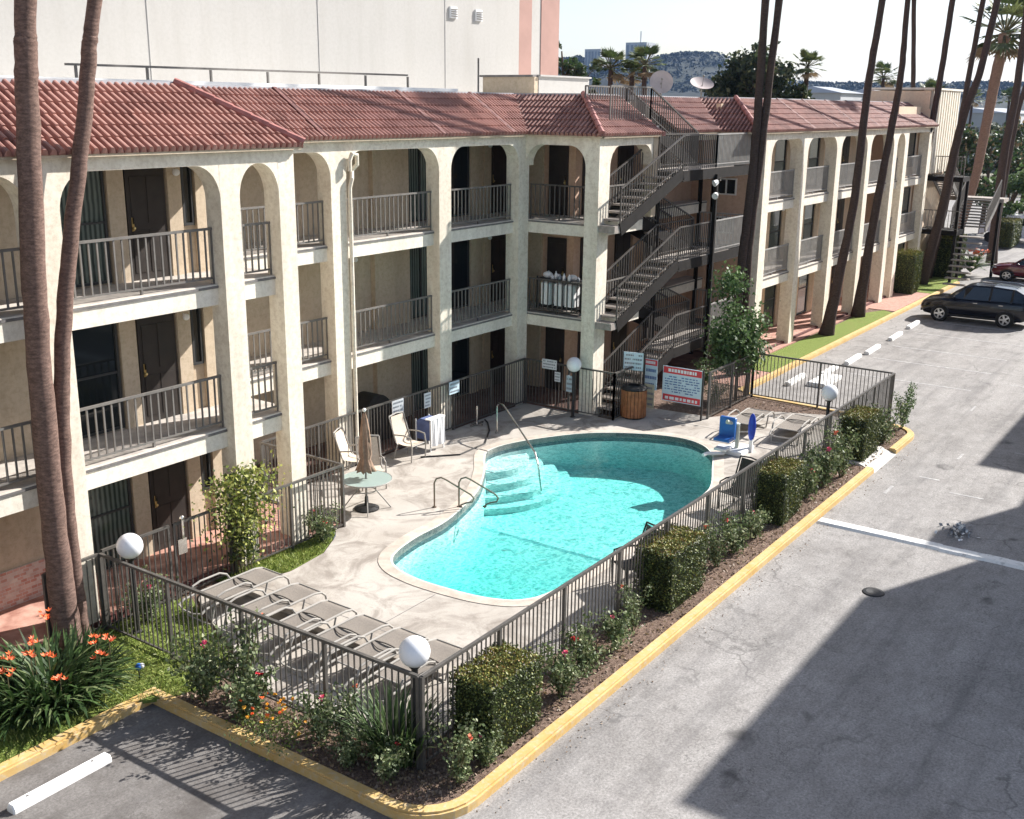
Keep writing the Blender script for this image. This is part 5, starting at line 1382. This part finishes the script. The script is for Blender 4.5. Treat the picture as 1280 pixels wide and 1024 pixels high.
# ------------------------------------------------------------------ cars
def loft(secs, mi_fn=None, closed_ends=True):
    b = MB(); k = len(secs[0])
    for s in secs: b.v += [tuple(p) for p in s]
    for i in range(len(secs)-1):
        for j in range(k-1):
            b.f.append((i*k+j, (i+1)*k+j, (i+1)*k+j+1, i*k+j+1)); b.m.append(mi_fn(i, j) if mi_fn else 0)
    if closed_ends:
        b.f.append(tuple(range(k))); b.m.append(0); b.f.append(tuple(range(len(secs)*k-1, (len(secs)-1)*k-1, -1))); b.m.append(0)
    return b
def car(label, loc, rz, paint, L=4.55, W=1.82, H=1.66):
    t = thing('parked_car', label, 'car', (0,0,0), 'parked cars')
    h = W/2; f = L/4.55
    st = [(-2.27,.5,.72,.93,.74),(-2.2,.36,.75,1.02,.82),(-1.95,.27,.72,1.06,.885),(-1.3,.25,.68,1.05,.9),(0,.24,.66,1.02,.91),(.75,.24,.66,.99,.905),(1.2,.24,.66,.97,.895),(1.7,.25,.64,.9,.875),(2.08,.3,.62,.82,.8),(2.22,.4,.6,.72,.7),(2.27,.48,.58,.64,.6)]
    secs = []
    for (x, zl, zm, zb, w) in st:
        w = w*W/1.82; x *= f
        P = [(w*.88,zl),(w*.98,zl+.06),(w*1.005,zm),(w*.985,zb-.1),(w*.93,zb),(w*.6,zb+.05),(0,zb+.065)]
        P = [(x,-y,z) for y, z in P] + [(x,y,z) for y, z in P[:-1][::-1]]
        secs.append(P)
    loft(secs).build('body', paint, t, smooth=True)
    gs = [(-2.12,1.04,1.06,.8,.76),(-1.95,1.05,1.4,.84,.64),(-1.6,1.05,1.575,.85,.63),(-.7,1.04,1.64,.86,.64),(.1,1.02,1.63,.86,.64),(.45,1.01,1.54,.86,.62),(.95,1.0,1.22,.84,.66),(1.25,.98,1.0,.8,.74)]
    sc = []
    for (x, zb, zr, wb, wr) in gs:
        x *= f; wb *= W/1.82; wr *= W/1.82
        P = [(wb,zb),(wb*.985,zb+.02),(wr+.04,zr-.07),(wr-.03,zr),(0,zr+.015)]
        sc.append([(x,-y,z) for y, z in P] + [(x,y,z) for y, z in P[:-1][::-1]])
    def mi(i, j):
        if j in (1,6): return 1 if 1 <= i <= 5 else 0
        if j in (3,4): return 1 if i in (0,5,6) else 0
        return 0
    loft(sc, mi).build('cabin', [paint, M['carglass']], t, smooth=False)
    b = MB()
    for s in (-1, 1):
        for x0, x1 in ((-.62,-.58),(-1.5,-1.3)):
            for xx in (x0,):
                b.bar((xx*f,s*.875*W/1.82,1.05),((xx-.03)*f,s*.68*W/1.82,1.58),.09,.02)
    b.build('door_pillar', M['black'], t)
    for s in (-1, 1):
        b = MB(); b.tube([(-1.7*f,s*.6,1.63),(-1.5*f,s*.6,1.7),(-.2*f,s*.6,1.71),(.1*f,s*.6,1.64)], .018, 6); b.build('roof_rail', M['chrome'], t)
        b = MB(); b.box(-1.35*f,s*.905,.3,1.35*f,s*.93,.36); b.build('sill', M['black'], t)
        for x in (-.05, -1.1): 
            b = MB(); b.box((x-.1)*f,s*.9*W/1.82,.9,(x+.08)*f,s*.925*W/1.82,.925); b.build('door_handle', M['chrome'], t)
        b = MB(); b.sphere((.82*f,s*1.0,1.08),.1,10,8,0,(.6,1,.7)); b.bar((.85*f,s*.86,1.02),(.82*f,s*.98,1.05),.04,.03); b.build('wing_mirror', paint, t, smooth=True)
        b = MB(); b.sphere((2.0*f,s*.66,.76),.15,12,8,0,(.9,.9,.5)); b.build('headlight', M['lens'], t, smooth=True)
        b = MB(); b.sphere((-2.16*f,s*.7,.93),.14,12,8,0,(.5,.75,1.1)); b.build('tail_light', M['taillens'], t, smooth=True)
        for x in (-1.33, 1.37):
            a = MB(); c = (x*f, s*(h-.06), .34)
            a.lathe([(.39,-.02),(.39,.035),(.355,.04),(.355,-.02)], (0,0,0), 24); a.xf(Matrix.Translation((c[0],s*(h-.045),.36)) @ Matrix.Rotation(-s*PI/2,4,'X')); a.build('wheel_arch', M['black'], t)
            w = MB(); w.lathe([(.2,-.11),(.33,-.11),(.345,-.08),(.345,.08),(.33,.11),(.215,.115),(.205,.09),(.001,.09)], (0,0,0), 28); w.xf(Matrix.Translation(c) @ Matrix.Rotation(-s*PI/2,4,'X')); wo = w.build('wheel', M['tyre'], t)
            r = MB(); r.lathe([(.2,.095),(.225,.12),(.205,.122),(.195,.1)], (0,0,0), 28)
            for k in range(5):
                A = 2*PI*k/5; r.bar((.04*math.cos(A),.04*math.sin(A),.112),(.2*math.cos(A),.2*math.sin(A),.105),.075,.03)
            r.lathe([(.001,.13),(.06,.128),(.07,.1)], (0,0,0), 12); r.xf(Matrix.Translation(c) @ Matrix.Rotation(-s*PI/2,4,'X')); r.build('rim', M['rim'], wo)
    b = MB(); b.box(2.18*f,-.45,.52,2.285*f,.45,.66); b.box(2.2*f,-.6,.34,2.27*f,.6,.44); b.build('grille', M['black'], t)
    b = MB(); b.box(-2.3*f,-.7,.32,-2.2*f,.7,.5); b.build('rear_bumper', M['black'], t)
    b = MB(); b.box(-2.3*f,-.26,.66,-2.28*f,.26,.78); b.build('number_plate', M['signwhite'], t)
    t.location = loc; t.rotation_euler = (0,0,rz); t.scale = (1,1,H/1.66)
    return t
M['carglass'] = mat('car_window_glass', (.012,.014,.018), .05, 0, spec=.8)
M['tyre'] = mat('tyre_rubber', (.02,.02,.02), .85, .2); M['rim'] = mat('alloy_rim', (.6,.6,.6), .3, .1, metal=.6)
M['lens'] = mat('clear_lamp_lens', (.7,.72,.74), .12, .05); M['taillens'] = mat('red_lamp_lens', (.45,.02,.02), .15, .05)
P1 = mat('black_blue_car_paint', (.006,.006,.01), .22, .05, coat=.35, spec=.4); P2 = mat('dark_red_car_paint', (.15,.015,.022), .22, .05, coat=1, spec=.6); P3 = mat('white_van_paint', (.72,.74,.78), .3, .05, coat=.6)
car('black crossover car parked facing the lawn kerb', (51.75,10.45,0), PI/2+.02, P1, 4.6, 1.86, 1.74)
car('dark red car half out of the picture behind the black car', (66.4,10.55,0), PI/2, P2, 4.5, 1.8, 1.5)
def van():
    t = thing('white_van', 'white van parked beyond the hedge block at the right edge', 'van', (86,14.8,0))
    b = MB(); b.bbox(84.6,12.6,.4,86.6,17.0,2.0,.18); b.build('body', P3, t)
    b = MB(); b.add([(84.8,15.9,2.0),(86.4,15.9,2.0),(86.4,17.6,1.25),(84.8,17.6,1.25),(84.8,15.9,1.2),(86.4,15.9,1.2),(86.4,17.7,.5),(84.8,17.7,.5)], [(0,1,2,3),(4,5,1,0),(7,3,2,6),(0,3,7,4),(1,5,6,2)]); b.build('bonnet', P3, t)
    b = MB(); b.box(84.57,13,1.3,84.6,16.6,1.8); b.build('window', M['carglass'], t)
    for y in (13.4, 16.9):
        b = MB(); b.lathe([(.2,-.1),(.36,-.1),(.36,.1),(.2,.1),(.001,.08)], (0,0,0), 20); b.xf(Matrix.Translation((84.66,y,.36)) @ Matrix.Rotation(-PI/2,4,'Y')); b.build('wheel', M['tyre'], t)
van()

# ------------------------------------------------------------------ background
def background():
    D3 = ('big1','big2','big3'); F3 = ('far1','far2','big2')
    g = 'dark trees behind the far roof'
    tree('background_tree', 'tallest dark tree behind the roof, crossed by the two palms', (85,36,0), [((85,35.7,11.9),(2,1.9,2.1)),((85,37.5,10.4),(1.8,1.5,1.2))], 5200, .42, D3, .3, 14, g, 1, cs=(.4,.6))
    tree('background_tree', 'dark round tree left of the tallest one behind the roof', (86,38.6,0), [((86,38.8,10.3),(1.6,1.2,1.0))], 2200, .4, D3, .3, 14, g, 2, cs=(.4,.6))
    tree('background_tree', 'dark tree right of the tallest one behind the roof', (84,33.8,0), [((84,33.6,10.8),(1.7,1.3,1.4)),((84,31.8,10.1),(1.4,1.0,.7))], 3400, .4, D3, .3, 12, g, 3, cs=(.4,.6))
    tree('background_tree', 'leafy tree poking out beside the peach striped building', (80,49,0), [((80,50.8,12.6),(1.5,1.2,1.7)),((80,48.2,11.2),(1.6,1.6,1.3))], 1300, .42, ('big2','tree1','big3'), .3, 12, g, 4)
    g = 'trees of the green bank at the right'
    rr = random.Random(12)
    for i, (x, y, z, r, l) in enumerate(((92,21,5.3,2.6,'tree in the green bank right behind the far stairs'),(90,18.6,5.2,2.6,'tree in the green bank behind the rough barked palm'),(93,16.5,6.0,2.6,'tall tree in the green bank at the right edge'),(86,16.2,3.2,2.2,'low bushy tree in front of the green bank at the right edge'),(96,24.5,5.4,2.8,'tree in the green bank left of the far stairs'),(88,13.6,4.4,2.6,'tree of the green bank cut by the right edge'),(98,12.5,6,3,'tree of the green bank outside the right edge'),(104,28,5,3,'tree behind the end of the motel')) ):
        tree('bank_tree', l, (x,y,0), [((x,y,z),(r,r*.85,r*1.0))], 1700, .36, ('big2','tree1','dead') if i in (0,1,2,5) else (('tree1','tree2','tree3') if i == 3 else D3), .22, 16, g, 50+i)
    for i, (x, y, s) in enumerate(((150,36,1),(165,43,1.1),(180,50,1.2),(150,29,1),(175,35,1.2),(140,24,.9),(195,58,1.3),(135,20,.9),(165,25,1.1))):
        tree('city_tree', 'small hazy tree among the far white roofs', (x,y,0), [((x,y,5.0*s),(4,4,2.6))], 420, .8, F3, .3, 8, 'hazy trees of the far city', 80+i)
    M['farwhite'] = mat('far_white_wall', (.4,.41,.42), .8, .1, .2); M['farroof'] = mat('far_grey_roof', (.3,.32,.35), .8, .1, .2)
    for i, (x, y, w, d, h, l) in enumerate(((160,57,10,9,11.2,'pale flat building behind the dark trees, roof just in view'),(170,52.5,9,5,11.2,'white low building with a grey roof left of the lone far palm'),(225,48,30,14,8.6,'long white shed at the right skyline'),(240,66,30,14,9.0,'pale shed left of the rough barked palm'),(200,33,24,10,6.6,'white roofed shed below the right skyline'))):
        t = thing('far_building', l, 'building', (x,y,0), 'far pale buildings'); b = MB(); b.box(x-w/2,y-d/2,0,x+w/2,y+d/2,h); b.build('wall', M['farwhite'], t)
        b = MB(); b.add([(x-w/2-.3,y-d/2-.3,h),(x+w/2+.3,y-d/2-.3,h),(x+w/2+.3,y+d/2+.3,h),(x-w/2-.3,y+d/2+.3,h),(x-w/2+1,y,h+.9),(x+w/2-1,y,h+.9)], [(0,1,5,4),(2,3,4,5),(1,2,5),(3,0,4),(3,2,1,0)]); b.build('roof', M['farroof'], t)
        b = MB(); [b.box(x-w/2-.06,y-d/2+d*k/6+.3,h*.55,x-w/2,y-d/2+d*k/6+d/9,h*.72) for k in range(6)]; b.build('windows_band', M['glass'], t)
    # wooded hills
    prof = [(1500,40),(1100,62),(900,70),(880,74),(840,72),(790,67),(750,66),(720,72),(690,79),(664,77),(645,66),(630,54),(600,46),(570,42),(505,38),(430,36),(350,38),(300,38),(200,36),(60,34),(-200,30),(-700,24),(-1500,16)]
    def ridge(y):
        for (a, ha), (c, hc) in zip(prof[:-1], prof[1:]):
            if c <= y <= a: return ha+(hc-ha)*(a-y)/(a-c)
        return 16
    b = MB(); ny, nx = 420, 26; rr = random.Random(6)
    for i in range(ny+1):
        y = 1500-3000*i/ny
        for j in range(nx+1):
            u = j/nx; x = 1050+u*500; s = math.sin(PI*min(1,u*1.25)*.5)**1.1 if u < .8 else 1-(u-.8)*1.5
            z = ridge(y*1400/1400)*s + (rr.gauss(0,.35) if j else -3) + (1.6*math.sin(y*.05+x*.03) if j else 0)
            b.v.append((x+rr.gauss(0,3), y, z))
    for i in range(ny):
        for j in range(nx): b.f.append((i*(nx+1)+j, (i+1)*(nx+1)+j, (i+1)*(nx+1)+j+1, i*(nx+1)+j+1)); b.m.append(0)
    struct(b.build('hills', smooth=True, mats=mat('wooded_hillside', (.009,.014,.008), .95, .3, .012, c2=(.014,.02,.011))))
    fw = MB()
    for k in range(5600):
        y = rr.uniform(250,1000) if k % 4 else rr.uniform(-300,1200); u = rr.uniform(.3,.82); x = 1050+u*500
        z = ridge(y)*math.sin(PI*min(1,u*1.25)*.5)**1.1; big = rr.random() < .12; s = rr.uniform(2.5,5.5)*(1.3 if big else 1)
        if 640 < y < 900 or rr.random() < .5:
            for q in range(7): fw.leaf((x+rr.gauss(0,s*.4),y+rr.gauss(0,s*.5),z+s*.7*rr.random()), s*.75, rr, rr.choice((0,1)), .8, .2)
    tag(fw.build('hillside_woods', [mat('hill_tree_dark', (.014,.022,.012), .95, .2, 1), mat('hill_tree_light', (.02,.028,.017), .95, .2, 1)]), kind='stuff')
    for (x, y, w, z, h, l) in ((1300,706,30,60,26.5,'pale office tower on the distant hill with a mast'),(1310,776,24,60,20,'lower pale block left of the tower on the distant hill')):
        t = thing('hill_tower', l, 'tower', (x,y,60), 'towers on the distant hill'); b = MB(); b.box(x-12,y-w/2,z-20,x+12,y+w/2,z+h); b.build('wall', M['farwhite'], t)
        for k in range(5): b = MB(); b.box(x-12.4,y-w/2+w*(k+.2)/5,z-18,x-12,y-w/2+w*(k+.75)/5,z+h-3); b.build('window_strip', mat('hazy_glass_strip', (.2,.23,.27), .4, .05) if k == 0 else bpy.data.materials['hazy_glass_strip'], t)
        if h > 22: b = MB(); b.box(x-.6,y-.6,z+h,x+.6,y+.6,z+h+14); b.build('mast', M['farwhite'], t)
background()

# ------------------------------------------------------------------ air, sky, sun, camera
def air_and_light():
    m = bpy.data.materials.new('haze'); m.use_nodes = True; nt = m.node_tree; nt.nodes.remove(nt.nodes['Principled BSDF'])
    v = nt.nodes.new('ShaderNodeVolumePrincipled'); v.inputs['Color'].default_value = (.36,.57,1,1); v.inputs['Density'].default_value = .00006; v.inputs['Anisotropy'].default_value = .3
    nt.links.new(v.outputs[0], nt.nodes['Material Output'].inputs['Volume'])
    h = MB().box(-60,-1700,-5,1700,1700,122).build('haze', m); tag(h, kind='stuff')
    w = bpy.data.worlds.new('World'); scene.world = w; w.use_nodes = True; N = w.node_tree.nodes; L = w.node_tree.links
    bg = N['Background']; sky = N.new('ShaderNodeTexSky'); sky.sky_type = 'NISHITA'; sky.sun_disc = False
    S = Vector((.92,-.395,0)).normalized(); el = rad(34.6)
    sky.sun_elevation = el; sky.sun_rotation = math.atan2(S.x, S.y); sky.air_density = 1.0; sky.dust_density = 1.6; sky.ozone_density = 1.0
    tc = N.new('ShaderNodeTexCoord'); mp = N.new('ShaderNodeMapping'); mp.inputs['Scale'].default_value = (1.2,1.2,4.0); L.new(tc.outputs['Generated'], mp.inputs['Vector'])
    no = N.new('ShaderNodeTexNoise'); no.inputs['Scale'].default_value = 2.6; no.inputs['Detail'].default_value = 7; no.inputs['Roughness'].default_value = .62; L.new(mp.outputs['Vector'], no.inputs['Vector'])
    rp = N.new('ShaderNodeValToRGB'); rp.color_ramp.elements[0].position = .38; rp.color_ramp.elements[0].color = (.22,.22,.22,1); rp.color_ramp.elements[1].position = .68; rp.color_ramp.elements[1].color = (.8,.8,.8,1); L.new(no.outputs['Fac'], rp.inputs['Fac'])
    mx = N.new('ShaderNodeMix'); mx.data_type = 'RGBA'; sx = N.new('ShaderNodeSeparateXYZ'); L.new(tc.outputs['Generated'], sx.inputs[0]); zr = N.new('ShaderNodeValToRGB'); zr.color_ramp.elements[0].position = .12; zr.color_ramp.elements[0].color = (1,1,1,1); zr.color_ramp.elements[1].position = .45; zr.color_ramp.elements[1].color = (.04,.04,.04,1); L.new(sx.outputs['Z'], zr.inputs['Fac'])
    mm = N.new('ShaderNodeMath'); mm.operation = 'MULTIPLY'; L.new(rp.outputs['Color'], mm.inputs[0]); L.new(zr.outputs['Color'], mm.inputs[1]); L.new(mm.outputs[0], mx.inputs[0]); L.new(sky.outputs['Color'], mx.inputs[6]); mx.inputs[7].default_value = (6.0,6.5,7.3,1)
    L.new(mx.outputs[2], bg.inputs['Color']); bg.inputs['Strength'].default_value = .08
    l = bpy.data.lights.new('sun', 'SUN'); l.energy = 5.0; l.angle = rad(.5); l.color = (1,.965,.92)
    o = bpy.data.objects.new('sun', l); col.objects.link(o)
    d = Vector((S.x*math.cos(el), S.y*math.cos(el), math.sin(el))); o.rotation_euler = (-d).to_track_quat('-Z','Y').to_euler(); o.location = d*80
    yaw, pitch, roll = .60543, .273228, .0117377
    cy, sy, cp, sp = math.cos(yaw), math.sin(yaw), math.cos(pitch), math.sin(pitch)
    fw = Vector((cy*cp, sy*cp, -sp)); rt = Vector((sy,-cy,0)); upv = rt.cross(fw); c, s = math.cos(roll), math.sin(roll)
    r2 = rt*c + upv*s; u2 = -rt*s + upv*c
    cam = bpy.data.cameras.new('camera'); co = bpy.data.objects.new('camera', cam); col.objects.link(co)
    co.matrix_world = Matrix((( r2.x,u2.x,-fw.x,0),(r2.y,u2.y,-fw.y,0),(r2.z,u2.z,-fw.z,9.2),(0,0,0,1)))
    cam.sensor_width = 36; cam.lens = 36*1362.49/1280; cam.clip_end = 6000; cam.clip_start = .1
    scene.camera = co
    vs = scene.view_settings; vs.view_transform = 'Standard'; vs.look = 'None'; vs.gamma = 1; vs.exposure = 1.12
    cy_ = scene.cycles; cy_.max_bounces = 8; cy_.transparent_max_bounces = 12; cy_.volume_bounces = 0; cy_.diffuse_bounces = 4
air_and_light()
